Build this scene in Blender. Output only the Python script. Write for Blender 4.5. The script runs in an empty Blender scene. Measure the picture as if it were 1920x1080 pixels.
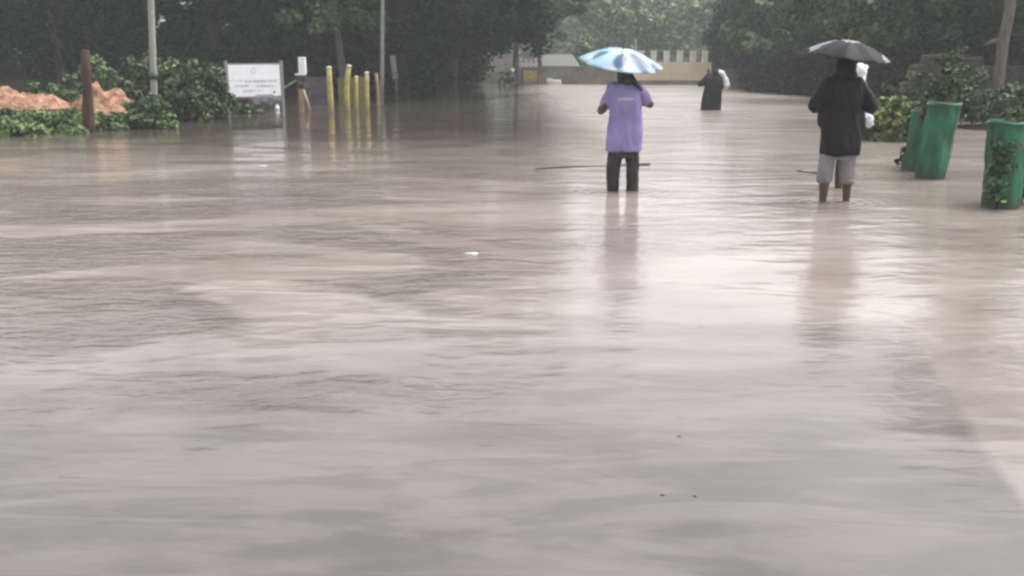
import bpy, bmesh, math, random
import numpy as np
from mathutils import Vector, Matrix, Quaternion, noise

R = math.radians
scene = bpy.context.scene
COL = scene.collection
PI = math.pi

# ------------------------------------------------------------------ camera
CAM_H = 1.7
F_PX = 1800.0
PITCH = math.atan(440 / F_PX)
cam_data = bpy.data.cameras.new('camera')
cam_data.angle = 2 * math.atan(960 / F_PX)
cam_data.clip_end = 900
cam_data.clip_start = 0.05
cam = bpy.data.objects.new('camera', cam_data)
cam.location = (0, 0, CAM_H)
cam.rotation_euler = (PI / 2 - PITCH, 0, 0)
COL.objects.link(cam)
scene.camera = cam

# ------------------------------------------------------------------ world: overcast sky
world = bpy.data.worlds.new('World')
scene.world = world
world.use_nodes = True
wn = world.node_tree
wn.nodes.clear()
SUN_EL, SUN_ROT = R(60), R(64)
sky = wn.nodes.new('ShaderNodeTexSky')
sky.sky_type = 'NISHITA'
sky.sun_disc = False
sky.sun_elevation = SUN_EL
sky.sun_rotation = SUN_ROT
sky.air_density = 1.0
sky.dust_density = 5.0
hs = wn.nodes.new('ShaderNodeHueSaturation')
hs.inputs['Saturation'].default_value = 0.10
bg = wn.nodes.new('ShaderNodeBackground')
bg.inputs['Strength'].default_value = 0.15
wo = wn.nodes.new('ShaderNodeOutputWorld')
wn.links.new(sky.outputs[0], hs.inputs['Color'])
wn.links.new(hs.outputs[0], bg.inputs['Color'])
wn.links.new(bg.outputs[0], wo.inputs['Surface'])

sun_d = bpy.data.lights.new('sun', 'SUN')
sun_d.energy = 0.5
sun_d.angle = R(35)
sun_d.color = (1.0, 0.97, 0.93)
sun = bpy.data.objects.new('sun', sun_d)
sd = Vector((math.sin(SUN_ROT) * math.cos(SUN_EL), math.cos(SUN_ROT) * math.cos(SUN_EL), math.sin(SUN_EL)))
sun.rotation_euler = sd.to_track_quat('Z', 'Y').to_euler()
sun.location = (0, 0, 30)
COL.objects.link(sun)

scene.view_settings.view_transform = 'Standard'
scene.view_settings.look = 'None'
scene.view_settings.exposure = 1.17
scene.view_settings.gamma = 1.0
scene.render.engine = 'CYCLES'
scene.cycles.use_denoising = True
scene.cycles.filter_width = 2.6
scene.cycles.max_bounces = 6
scene.cycles.volume_bounces = 1
scene.cycles.transparent_max_bounces = 6
scene.cycles.sample_clamp_indirect = 6

# ------------------------------------------------------------------ pixel -> place helpers
CP, SP = math.cos(PITCH), math.sin(PITCH)
def ray(px, py):
    u = (px - 960) / F_PX
    v = (540 - py) / F_PX
    return Vector((u, CP + v * SP, -SP + v * CP))
def gnd(px, py, z=0.0):
    d = ray(px, py)
    t = (z - CAM_H) / d.z
    return Vector((d.x * t, d.y * t, z))
def at(px, py, Y):
    d = ray(px, py)
    t = Y / d.y
    return Vector((d.x * t, Y, CAM_H + d.z * t))

# ------------------------------------------------------------------ object helpers
def tag(o, label=None, cat=None, group=None, kind=None):
    if label: o['label'] = label
    if cat: o['category'] = cat
    if group: o['group'] = group
    if kind: o['kind'] = kind
    return o
def empty(name, loc, rz=0, label=None, cat=None, group=None):
    o = bpy.data.objects.new(name, None)
    o.empty_display_size = 0.2
    o.location = loc
    o.rotation_euler = (0, 0, rz)
    COL.objects.link(o)
    return tag(o, label, cat, group)
def link(name, me, mat=None, parent=None, smooth=True):
    o = bpy.data.objects.new(name, me)
    COL.objects.link(o)
    if mat is not None and len(me.materials) == 0:
        me.materials.append(mat)
    if smooth:
        me.polygons.foreach_set('use_smooth', [True] * len(me.polygons))
    if parent: o.parent = parent
    return o
def copy_tree(o, parent=None):
    c = o.copy()
    COL.objects.link(c)
    if parent: c.parent = parent
    for ch in list(o.children):
        copy_tree(ch, c)
    return c

# ------------------------------------------------------------------ materials
def new_mat(name):
    m = bpy.data.materials.new(name)
    m.use_nodes = True
    nt = m.node_tree
    return m, nt, nt.nodes['Principled BSDF']
def N(nt, t, **kw):
    n = nt.nodes.new(t)
    for k, v in kw.items():
        if k in n.inputs.keys() if hasattr(n.inputs, 'keys') else False:
            n.inputs[k].default_value = v
        else:
            setattr(n, k, v)
    return n
def mat_noise(name, c1, c2, scale=6, rough=0.7, detail=4, bump=0.0, bscale=None, spec=0.5, metal=0.0, stretch=None, lo=0.35, hi=0.65):
    m, nt, b = new_mat(name)
    tc = N(nt, 'ShaderNodeTexCoord')
    mp = N(nt, 'ShaderNodeMapping')
    if stretch: mp.inputs['Scale'].default_value = stretch
    nt.links.new(tc.outputs['Object'], mp.inputs[0])
    nz = N(nt, 'ShaderNodeTexNoise')
    nz.inputs['Scale'].default_value = scale
    nz.inputs['Detail'].default_value = detail
    nt.links.new(mp.outputs[0], nz.inputs['Vector'])
    cr = N(nt, 'ShaderNodeValToRGB')
    cr.color_ramp.elements[0].position = lo
    cr.color_ramp.elements[1].position = hi
    cr.color_ramp.elements[0].color = (*c1, 1)
    cr.color_ramp.elements[1].color = (*c2, 1)
    nt.links.new(nz.outputs['Fac'], cr.inputs[0])
    nt.links.new(cr.outputs[0], b.inputs['Base Color'])
    b.inputs['Roughness'].default_value = rough
    b.inputs['Metallic'].default_value = metal
    b.inputs['Specular IOR Level'].default_value = spec
    if bump:
        n2 = N(nt, 'ShaderNodeTexNoise')
        n2.inputs['Scale'].default_value = bscale or scale * 3
        n2.inputs['Detail'].default_value = 5
        nt.links.new(mp.outputs[0], n2.inputs['Vector'])
        bp = N(nt, 'ShaderNodeBump')
        bp.inputs['Strength'].default_value = 1.0
        bp.inputs['Distance'].default_value = bump
        nt.links.new(n2.outputs['Fac'], bp.inputs['Height'])
        nt.links.new(bp.outputs[0], b.inputs['Normal'])
    return m
def mat_leaf(name, dark, light, rough=0.5, scale=0.9, dead=None):
    m, nt, b = new_mat(name)
    tc = N(nt, 'ShaderNodeTexCoord')
    nz = N(nt, 'ShaderNodeTexNoise')
    nz.inputs['Scale'].default_value = scale
    nz.inputs['Detail'].default_value = 3
    nt.links.new(tc.outputs['Object'], nz.inputs['Vector'])
    geo = N(nt, 'ShaderNodeNewGeometry')
    ad = N(nt, 'ShaderNodeMath', operation='MULTIPLY_ADD')
    ad.inputs[1].default_value = 0.45
    nt.links.new(geo.outputs['Random Per Island'], ad.inputs[0])
    sb = N(nt, 'ShaderNodeMath', operation='SUBTRACT')
    sb.inputs[1].default_value = 0.22
    nt.links.new(nz.outputs['Fac'], sb.inputs[0])
    nt.links.new(sb.outputs[0], ad.inputs[2])
    cr = N(nt, 'ShaderNodeValToRGB')
    cr.color_ramp.elements[0].position = 0.32
    cr.color_ramp.elements[1].position = 0.72
    cr.color_ramp.elements[0].color = (*dark, 1)
    cr.color_ramp.elements[1].color = (*light, 1)
    if dead:
        e = cr.color_ramp.elements.new(0.85)
        e.color = (*dead, 1)
    nt.links.new(ad.outputs[0], cr.inputs[0])
    nt.links.new(cr.outputs[0], b.inputs['Base Color'])
    b.inputs['Roughness'].default_value = rough
    b.inputs['Specular IOR Level'].default_value = 0.06 if 'dark' in name or 'under' in name else 0.22
    return m
def mat_flat(name, c, rough=0.6, metal=0.0, var=0.12, scale=8, bump=0.0):
    c1 = tuple(max(0, x * (1 - var)) for x in c)
    c2 = tuple(min(1, x * (1 + var)) for x in c)
    return mat_noise(name, c1, c2, scale=scale, rough=rough, metal=metal, bump=bump)

M = {}
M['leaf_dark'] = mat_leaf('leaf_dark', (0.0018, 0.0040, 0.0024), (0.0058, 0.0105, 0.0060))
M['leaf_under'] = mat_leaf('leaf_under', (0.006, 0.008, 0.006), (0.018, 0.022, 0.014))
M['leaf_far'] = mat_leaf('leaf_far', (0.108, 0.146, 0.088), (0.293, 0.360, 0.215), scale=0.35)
M['leaf_mid'] = mat_leaf('leaf_mid', (0.020, 0.042, 0.018), (0.11, 0.175, 0.070), scale=0.7)
M['leaf_light'] = mat_leaf('leaf_light', (0.022, 0.042, 0.020), (0.17, 0.235, 0.115), scale=0.9)
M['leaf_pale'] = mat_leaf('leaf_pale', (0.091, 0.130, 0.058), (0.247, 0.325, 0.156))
M['leaf_bush'] = mat_leaf('leaf_bush', (0.030, 0.060, 0.024), (0.15, 0.225, 0.095), scale=2.2)
M['leaf_brown'] = mat_leaf('leaf_brown', (0.025, 0.036, 0.016), (0.11, 0.155, 0.065), scale=1.6, dead=(0.12, 0.07, 0.045))
M['leaf_olive'] = mat_leaf('leaf_olive', (0.077, 0.098, 0.032), (0.262, 0.305, 0.109), scale=3)
M['grass'] = mat_leaf('grass', (0.055, 0.095, 0.032), (0.20, 0.29, 0.11), scale=2)
M['bark'] = mat_noise('bark', (0.024, 0.019, 0.015), (0.068, 0.054, 0.044), scale=5, stretch=(3, 3, 0.6), rough=0.9, bump=0.02)
M['bark_pale'] = mat_noise('bark_pale', (0.095, 0.078, 0.068), (0.177, 0.150, 0.129), scale=5, stretch=(3, 3, 0.6), rough=0.85, bump=0.015)
M['bark_red'] = mat_noise('bark_red', (0.034, 0.015, 0.012), (0.082, 0.034, 0.027), scale=5, stretch=(3, 3, 0.6), rough=0.9, bump=0.015)
M['mud'] = mat_noise('mud', (0.014, 0.010, 0.008), (0.037, 0.026, 0.020), scale=0.7, rough=0.75, bump=0.03, bscale=5, spec=0.08)
M['asphalt'] = mat_noise('asphalt', (0.045, 0.045, 0.047), (0.06, 0.06, 0.062), scale=20, rough=0.4, bump=0.004, bscale=120)
M['soil'] = mat_noise('soil', (0.17, 0.075, 0.045), (0.50, 0.28, 0.18), scale=5, rough=0.9, bump=0.10, bscale=12, detail=7)
M['steel'] = mat_flat('steel', (0.245, 0.252, 0.245), rough=0.5, metal=0.3)
M['steel_pale'] = mat_flat('steel_pale', (0.313, 0.313, 0.288), rough=0.55)
M['white_paint'] = mat_flat('white_paint', (0.882, 0.892, 0.924), rough=0.45, var=0.04)
M['ink'] = mat_flat('ink', (0.224, 0.200, 0.288), rough=0.5)
M['ink_pale'] = mat_flat('ink_pale', (0.66, 0.68, 0.68), rough=0.5)
M['tint_purple'] = mat_flat('tint_purple', (0.496, 0.432, 0.576), rough=0.5)
M['yellow'] = mat_noise('yellow_paint', (0.36, 0.27, 0.07), (0.52, 0.44, 0.18), scale=5, rough=0.6, bump=0.004)
M['yellow_dull'] = mat_noise('yellow_dull', (0.127, 0.105, 0.026), (0.195, 0.164, 0.056), scale=3, rough=0.7)
M['tan'] = mat_noise('tan_paint', (0.286, 0.204, 0.122), (0.394, 0.299, 0.190), scale=6, rough=0.7)
M['dark_metal'] = mat_flat('dark_metal', (0.05, 0.055, 0.055), rough=0.5)
M['peach'] = mat_noise('peach_plaster', (0.74, 0.60, 0.43), (0.86, 0.72, 0.55), scale=1.2, rough=0.85)
M['white_plaster'] = mat_noise('white_plaster', (0.638, 0.608, 0.547), (0.804, 0.773, 0.721), scale=2, rough=0.85)
M['grey_plaster'] = mat_noise('grey_plaster', (0.156, 0.140, 0.117), (0.266, 0.243, 0.196), scale=1.5, rough=0.85)
M['grey_dark'] = mat_noise('grey_dark', (0.068, 0.068, 0.065), (0.116, 0.112, 0.105), scale=2, rough=0.8)
M['rock'] = mat_noise('rock', (0.018, 0.017, 0.016), (0.050, 0.045, 0.042), scale=3.5, rough=0.85, bump=0.08, bscale=7, detail=6)
M['skin'] = mat_flat('skin', (0.088, 0.048, 0.033), rough=0.5, var=0.08)
M['hair'] = mat_flat('hair', (0.012, 0.011, 0.012), rough=0.5)
M['eye'] = mat_flat('eye', (0.6, 0.58, 0.55), rough=0.3)
M['purple'] = mat_noise('purple_cloth', (0.185, 0.150, 0.345), (0.29, 0.25, 0.49), scale=3.0, rough=0.55, bump=0.012, bscale=8)
M['lettering'] = mat_flat('lettering', (0.82, 0.80, 0.90), rough=0.6, var=0.02)
M['black_cloth'] = mat_noise('black_cloth', (0.006, 0.006, 0.008), (0.012, 0.012, 0.015), scale=6, rough=0.6, spec=0.2, bump=0.006, bscale=9)
M['charcoal'] = mat_noise('charcoal_trousers', (0.015, 0.014, 0.016), (0.029, 0.024, 0.029), scale=8, rough=0.7, bump=0.005, bscale=12)
M['grey_cloth'] = mat_noise('grey_trousers', (0.177, 0.170, 0.184), (0.258, 0.252, 0.265), scale=7, rough=0.8, bump=0.006, bscale=12)
M['brown_cloth'] = mat_noise('brown_trousers', (0.068, 0.041, 0.031), (0.116, 0.068, 0.051), scale=7, rough=0.8)
M['white_cloth'] = mat_flat('white_cloth', (0.74, 0.76, 0.80), rough=0.7, var=0.05)
M['umb_grey'] = mat_noise('umbrella_grey', (0.012, 0.012, 0.015), (0.017, 0.017, 0.021), scale=8, rough=0.6, spec=0.12)
M['umb_sheen_tip'] = mat_noise('umbrella_sheen_tip', (0.20, 0.205, 0.21), (0.27, 0.275, 0.28), scale=8, rough=0.55, spec=0.3)  # sky sheen of the canopy top as colour, also the pale tip pattern
M['net'] = mat_noise('green_net', (0.004, 0.045, 0.022), (0.018, 0.165, 0.075), scale=3.2, rough=0.6, stretch=(2, 2, 0.8), bump=0.012, bscale=30, detail=6)
def silt_line(m, z0, z1, c):
    nt = m.node_tree
    b = nt.nodes['Principled BSDF']
    src = b.inputs['Base Color'].links[0].from_socket
    tc = N(nt, 'ShaderNodeTexCoord'); sp = N(nt, 'ShaderNodeSeparateXYZ'); nz = N(nt, 'ShaderNodeTexNoise')
    nz.inputs['Scale'].default_value = 9
    nt.links.new(tc.outputs['Object'], sp.inputs[0]); nt.links.new(tc.outputs['Object'], nz.inputs['Vector'])
    ad = N(nt, 'ShaderNodeMath', operation='MULTIPLY_ADD'); ad.inputs[1].default_value = -0.14
    nt.links.new(nz.outputs['Fac'], ad.inputs[0]); nt.links.new(sp.outputs[2], ad.inputs[2])
    mr_ = N(nt, 'ShaderNodeMapRange'); mr_.inputs['From Min'].default_value = z0; mr_.inputs['From Max'].default_value = z1
    mr_.inputs['To Min'].default_value = 0.75; mr_.inputs['To Max'].default_value = 0.0
    nt.links.new(ad.outputs[0], mr_.inputs['Value'])
    mx = N(nt, 'ShaderNodeMix', data_type='RGBA')
    nt.links.new(mr_.outputs[0], mx.inputs[0]); nt.links.new(src, mx.inputs[6]); mx.inputs[7].default_value = (*c, 1)
    nt.links.new(mx.outputs[2], b.inputs['Base Color'])
silt_line(M['net'], -0.03, 0.10, (0.05, 0.045, 0.03))
silt_line(M['yellow'], -0.02, 0.16, (0.16, 0.12, 0.08))
M['net_pale'] = mat_flat('net_pale', (0.033, 0.136, 0.076), rough=0.6)
M['wood'] = mat_flat('wood', (0.088, 0.065, 0.048), rough=0.8)
M['litter'] = mat_flat('litter', (0.55, 0.56, 0.52), rough=0.4, var=0.02)
M['roof'] = mat_flat('roof_sheet', (0.10, 0.105, 0.10), rough=0.6)
M['purple_stuff'] = mat_noise('dull_purple', (0.048, 0.037, 0.051), (0.116, 0.088, 0.116), scale=5, rough=0.7)
M['rubber'] = mat_flat('rubber', (0.02, 0.02, 0.02), rough=0.7)

def mat_vcol(name, rough=0.5):
    m, nt, b = new_mat(name)
    a = N(nt, 'ShaderNodeAttribute')
    a.attribute_name = 'Col'
    nt.links.new(a.outputs['Color'], b.inputs['Base Color'])
    b.inputs['Roughness'].default_value = rough
    return m
M['umb_blue'] = mat_vcol('umbrella_blue', 0.4)

# ------------------------------------------------------------------ water material
def water_mat():
    m, nt, b = new_mat('flood_water')
    L = nt.links.new
    tc = N(nt, 'ShaderNodeTexCoord')
    def noise_tex(scale, stretch, detail=3, dist=0.0, rough=0.5):
        mp = N(nt, 'ShaderNodeMapping')
        mp.inputs['Scale'].default_value = stretch
        L(tc.outputs['Object'], mp.inputs[0])
        n = N(nt, 'ShaderNodeTexNoise')
        n.inputs['Scale'].default_value = scale
        n.inputs['Detail'].default_value = detail
        n.inputs['Distortion'].default_value = dist
        n.inputs['Roughness'].default_value = rough
        L(mp.outputs[0], n.inputs['Vector'])
        return n.outputs['Fac']
    def mr(src, a, b_, c=0.0, d=1.0, smooth=True):
        n = N(nt, 'ShaderNodeMapRange')
        n.interpolation_type = 'SMOOTHSTEP' if smooth else 'LINEAR'
        n.inputs['From Min'].default_value = a
        n.inputs['From Max'].default_value = b_
        n.inputs['To Min'].default_value = c
        n.inputs['To Max'].default_value = d
        L(src, n.inputs['Value'])
        return n.outputs[0]
    def mth(op, a, b_=None, c=None):
        n = N(nt, 'ShaderNodeMath', operation=op)
        for i, v in enumerate((a, b_, c)):
            if v is None: continue
            if isinstance(v, (int, float)): n.inputs[i].default_value = v
            else: L(v, n.inputs[i])
        return n.outputs[0]
    def mixc(f, a, b_):
        n = N(nt, 'ShaderNodeMix', data_type='RGBA')
        L(f, n.inputs[0])
        for i, v in ((6, a), (7, b_)):
            if isinstance(v, tuple): n.inputs[i].default_value = (*v, 1)
            else: L(v, n.inputs[i])
        return n.outputs[2]
    sx = N(nt, 'ShaderNodeSeparateXYZ')
    L(tc.outputs['Object'], sx.inputs[0])
    X, Y = sx.outputs[0], sx.outputs[1]
    # ripple patches: large swirls of rough water, mostly over on the left side of the road
    patch = noise_tex(0.42, (0.55, 1.15, 1), 3, 1.4)
    patch_m = mr(patch, 0.44, 0.55)
    left = mr(X, -0.8, 1.0, 1.0, 0.22)              # smoother water on the crown of the road
    right = mr(X, 3.0, 5.0, 0.0, 0.6)
    side = mth('MAXIMUM', left, right)
    near = mr(Y, 3.0, 7.0, 0.18, 1.0)
    rip = mth('MULTIPLY', mth('MULTIPLY', patch_m, side), near)
    # shallow film over the asphalt close by; its right edge is the edge of the tarmac
    edge_n = mth('MULTIPLY_ADD', noise_tex(1.2, (1, 1, 1), 2), 0.25, -0.12)
    # tarmac edge line runs from (2.06,3.85) to (2.5,5.9)
    ex = mth('SUBTRACT', X, mth('MULTIPLY_ADD', Y, 0.215, 1.23))
    off = mr(mth('ADD', ex, mth('MULTIPLY', edge_n, 0.5)), -0.02, 0.06, 0.0, 0.55)
    shallow_y = mr(mth('ADD', Y, mth('MULTIPLY', noise_tex(0.5, (1, 1, 1), 3, 0.8), 3.0)), 4.2, 9.5, 1.0, 0.0)
    shallow = mth('MULTIPLY', shallow_y, mth('SUBTRACT', 1.0, off))
    silt = noise_tex(0.5, (0.5, 1.3, 1), 5, 1.8)
    col = mixc(mr(silt, 0.35, 0.65), WATER_A, WATER_B)
    col = mixc(mth('MULTIPLY', rip, 0.75), col, WATER_R)
    tree_shade = mth('MULTIPLY', mr(Y, 13.0, 23.0), mr(X, 2.4, -0.2))  # shade under the overhanging trees, painted into the brown water colour
    col = mixc(mth('MULTIPLY', tree_shade, 0.9), col, WATER_SHADE)
    sh_col = mixc(mr(noise_tex(1.0, (1, 1, 1), 4), 0.35, 0.65), ROAD_A, ROAD_B)
    col = mixc(shallow, col, sh_col)
    streak = mr(noise_tex(2.2, (0.35, 1.6, 1), 6, 1.2, 0.62), 0.42, 0.60)
    col = mixc(mth('MULTIPLY', streak, 0.16), col, WATER_B)
    grit = mr(noise_tex(7.0, (0.6, 1.2, 1), 5, 0.6, 0.7), 0.50, 0.72)
    col = mixc(mth('MULTIPLY', grit, 0.14), col, WATER_R)
    L(col, b.inputs['Base Color'])
    b.inputs['IOR'].default_value = 1.33
    # water lying sheltered under the overhanging trees is calmer
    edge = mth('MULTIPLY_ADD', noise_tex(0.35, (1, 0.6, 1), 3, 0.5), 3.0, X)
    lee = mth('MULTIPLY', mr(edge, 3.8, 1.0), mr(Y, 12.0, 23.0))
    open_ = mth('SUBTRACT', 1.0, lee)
    L(mth('ADD', mth('MULTIPLY_ADD', mr(Y, 12.0, 40.0, 0.0, 0.24, False), open_, mth('MULTIPLY_ADD', lee, -0.07, 0.11)), mth('MULTIPLY', rip, 0.07)), b.inputs['Roughness'])
    # waves
    h1 = mth('SUBTRACT', noise_tex(1.3, (0.55, 1.3, 1), 3, 0.6), 0.5)
    h2 = mth('SUBTRACT', noise_tex(4.5, (0.6, 1.4, 1), 3, 0.5), 0.5)
    h3 = mth('SUBTRACT', noise_tex(14.0, (0.7, 1.3, 1), 2, 0.3), 0.5)
    base = mth('ADD', mth('MULTIPLY', h1, 0.022), mth('MULTIPLY', h2, 0.0038))
    base = mth('MULTIPLY', base, mr(Y, 3.0, 8.0, 0.7, 1.0))
    fine = mth('ADD', mth('MULTIPLY', h2, 0.026), mth('MULTIPLY', h3, 0.008))
    hh = mth('ADD', base, mth('MULTIPLY', fine, rip))
    hh = mth('MULTIPLY', hh, mth('MULTIPLY_ADD', lee, -0.72, 1.0))
    # small rings spreading from everything that stands in the flow
    for (px_, py_, amp) in ((1148, 360, 1.0), (1186, 358, 1.0), (1542, 380, 1.0), (1587, 378, 1.0), (1743, 334, 0.8), (1875, 388, 0.9), (1334, 206, 1.6)):
        g = gnd(px_, py_)
        dx = mth('SUBTRACT', X, g.x); dy = mth('SUBTRACT', Y, g.y)
        dd = mth('SQRT', mth('ADD', mth('MULTIPLY', dx, dx), mth('MULTIPLY', dy, dy)))
        wob = mth('MULTIPLY_ADD', h2, 0.16, dd)
        wave = mth('SINE', mth('MULTIPLY', wob, 46.0))
        fade = mr(dd, 0.1, 0.75, 0.0018 * amp, 0.0)
        hh = mth('MULTIPLY_ADD', wave, fade, hh)
    bp = N(nt, 'ShaderNodeBump')
    bp.inputs['Strength'].default_value = 1.0
    bp.inputs['Distance'].default_value = 1.0
    L(hh, bp.inputs['Height'])
    L(bp.outputs[0], b.inputs['Normal'])
    return m
WATER_A = (0.230, 0.190, 0.167)
WATER_B = (0.335, 0.285, 0.256)
WATER_R = (0.095, 0.074, 0.063)
WATER_SHADE = (0.030, 0.020, 0.015)  # brown water with the tree shade painted in
ROAD_A = (0.086, 0.080, 0.078)
ROAD_B = (0.120, 0.111, 0.108)
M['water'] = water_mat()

# ------------------------------------------------------------------ mesh builders
class MB:
    def __init__(s): s.v, s.f, s.m = [], [], []
    def add(s, vs, fs, mi=0):
        b = len(s.v)
        s.v += [tuple(v) for v in vs]
        s.f += [tuple(i + b for i in f) for f in fs]
        s.m += [mi] * len(fs)
        return s
    def box(s, c, size, rot=None, mi=0, taper=1.0):
        hx, hy, hz = (x / 2 for x in size)
        vs = []
        for z, k in ((-hz, 1.0), (hz, taper)):
            for x, y in ((-hx, -hy), (hx, -hy), (hx, hy), (-hx, hy)):
                v = Vector((x * k, y * k, z))
                if rot is not None: v = rot @ v
                vs.append(v + Vector(c))
        return s.add(vs, [(0, 3, 2, 1), (4, 5, 6, 7), (0, 1, 5, 4), (1, 2, 6, 5), (2, 3, 7, 6), (3, 0, 4, 7)], mi)
    def tube(s, pts, rad, n=8, mi=0, ends=True, ex=1.0):
        pts = [Vector(p) for p in pts]
        if isinstance(rad, (int, float)): rad = [rad] * len(pts)
        ref = None
        rings = []
        for i, p in enumerate(pts):
            t = (pts[min(i + 1, len(pts) - 1)] - pts[max(i - 1, 0)]).normalized()
            if ref is None:
                ref = Vector((1, 0, 0)) if abs(t.x) < 0.9 else Vector((0, 1, 0))
            a = (ref - t * ref.dot(t)).normalized()
            ref = a
            b = t.cross(a)
            rings.append([p + (a * math.cos(2 * PI * k / n) * ex + b * math.sin(2 * PI * k / n)) * rad[i] for k in range(n)])
        vs = [v for r in rings for v in r]
        fs = []
        for i in range(len(pts) - 1):
            for k in range(n):
                k2 = (k + 1) % n
                fs.append((i * n + k, i * n + k2, (i + 1) * n + k2, (i + 1) * n + k))
        if ends:
            fs.append(tuple(reversed(range(n))))
            fs.append(tuple((len(pts) - 1) * n + k for k in range(n)))
        return s.add(vs, fs, mi)
    def capsule(s, a, b, ra, rb, n=12):
        a, b = Vector(a), Vector(b)
        d = (b - a)
        L_ = max(d.length, 1e-5)
        t = d / L_
        pts, rr = [], []
        for k in range(5):
            th = PI / 2 * (1 - k / 4.0)
            pts.append(a - t * ra * math.sin(th)); rr.append(max(ra * math.cos(th), ra * 0.04))
        for k in range(1, 4):
            f = k / 4.0
            pts.append(a + d * f); rr.append(ra + (rb - ra) * f)
        for k in range(5):
            th = PI / 2 * k / 4.0
            pts.append(b + t * rb * math.sin(th)); rr.append(max(rb * math.cos(th), rb * 0.04))
        return s.tube(pts, rr, n)
    def chain(s, pts, rad, n=12):
        for i in range(len(pts) - 1):
            s.capsule(pts[i], pts[i + 1], rad[i], rad[i + 1], n)
        return s
    def ell(s, c, r, rot=None, nu=16, nv=10):
        vs, fs = [], []
        for j in range(nv + 1):
            th = PI * j / nv
            for i in range(nu):
                ph = 2 * PI * i / nu
                rr = max(math.sin(th), 0.02)
                v = Vector((r[0] * rr * math.cos(ph), r[1] * rr * math.sin(ph), -r[2] * math.cos(th)))
                if rot is not None: v = rot @ v
                vs.append(v + Vector(c))
        for j in range(nv):
            for i in range(nu):
                i2 = (i + 1) % nu
                fs.append((j * nu + i, j * nu + i2, (j + 1) * nu + i2, (j + 1) * nu + i))
        fs.append(tuple(reversed(range(nu)))); fs.append(tuple(nv * nu + i for i in range(nu)))
        return s.add(vs, fs)
    def loft(s, rings, n=28, pw=1.0):
        vs, fs = [], []
        for (cx, cy, cz, rx, ry) in rings:
            for k in range(n):
                a = 2 * PI * k / n
                c_, s_ = math.cos(a), math.sin(a)
                vs.append((cx + rx * math.copysign(abs(c_) ** pw, c_), cy + ry * math.copysign(abs(s_) ** pw, s_), cz))
        for i in range(len(rings) - 1):
            for k in range(n):
                k2 = (k + 1) % n
                fs.append((i * n + k, i * n + k2, (i + 1) * n + k2, (i + 1) * n + k))
        fs.append(tuple(reversed(range(n)))); fs.append(tuple((len(rings) - 1) * n + k for k in range(n)))
        return s.add(vs, fs)
    def mesh(s, name):
        me = bpy.data.meshes.new(name)
        me.from_pydata(s.v, [], s.f)
        me.update()
        return me
    def build(s, name, mats, parent=None, smooth=False, bevel=0.0):
        me = s.mesh(name)
        if not isinstance(mats, (list, tuple)): mats = [mats]
        for m in mats: me.materials.append(m)
        me.polygons.foreach_set('material_index', s.m)
        o = link(name, me, None, parent, smooth)
        if bevel:
            md = o.modifiers.new('bevel', 'BEVEL'); md.width = bevel; md.segments = 2; md.limit_method = 'ANGLE'
        return o
    def remesh(s, name, mat, parent=None, voxel=0.012, smooth=4, disp=None):
        me = s.mesh(name)
        o = bpy.data.objects.new(name, me)
        COL.objects.link(o)
        md = o.modifiers.new('r', 'REMESH'); md.mode = 'VOXEL'; md.voxel_size = voxel
        sm = o.modifiers.new('s', 'SMOOTH'); sm.factor = 0.5; sm.iterations = smooth
        dg = bpy.context.evaluated_depsgraph_get()
        dg.update()
        me2 = bpy.data.meshes.new_from_object(o.evaluated_get(dg))
        bpy.data.objects.remove(o)
        bpy.data.meshes.remove(me)
        me2.name = name
        me2.materials.clear()
        if disp:
            vs = [v.co.copy() for v in me2.vertices]
            ns = [v.normal.copy() for v in me2.vertices]
            for v, c, n in zip(me2.vertices, vs, ns):
                v.co = c + n * disp(c)
            me2.update()
        return link(name, me2, mat, parent, True)

def leaf_mesh(name, centers, radii, per, size, rng, up=0.5, flat=0.7, droop=0.0, minz=None):
    """many small folded leaves gathered in clumps"""
    centers = np.asarray(centers, float)
    radii = np.asarray(radii, float)
    n = len(centers) * per
    c = np.repeat(centers, per, axis=0)
    r = np.repeat(radii, per)
    d = rng.normal(size=(n, 3))
    d /= np.linalg.norm(d, axis=1)[:, None]
    p = c + d * (r * rng.random(n) ** 0.45)[:, None] * np.array([1, 1, flat])
    nrm = rng.normal(size=(n, 3)) + d * 0.8
    nrm[:, 2] = np.abs(nrm[:, 2]) * (1 - up) + up * 1.5
    nrm /= np.linalg.norm(nrm, axis=1)[:, None]
    a = rng.normal(size=(n, 3))
    a[:, 2] -= droop
    a -= nrm * (a * nrm).sum(1)[:, None]
    a /= np.linalg.norm(a, axis=1)[:, None] + 1e-9
    b = np.cross(nrm, a)
    s = (size * (0.6 + 0.8 * rng.random(n)))[:, None]
    w = 0.32
    v0 = p - a * s * 0.5
    v1 = p + b * s * w + nrm * s * 0.10
    v2 = p + a * s * 0.5 - nrm * s * 0.08
    v3 = p - b * s * w + nrm * s * 0.10
    V = np.stack([v0, v1, v2, v3], axis=1).reshape(-1, 3)
    if minz is not None: V[:, 2] = np.maximum(V[:, 2], minz)
    me = bpy.data.meshes.new(name)
    me.vertices.add(n * 4)
    me.vertices.foreach_set('co', V.ravel())
    me.loops.add(n * 4)
    me.loops.foreach_set('vertex_index', np.arange(n * 4, dtype=np.int32))
    me.polygons.add(n)
    me.polygons.foreach_set('loop_start', np.arange(0, n * 4, 4, dtype=np.int32))
    me.update(calc_edges=True)
    return me

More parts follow.
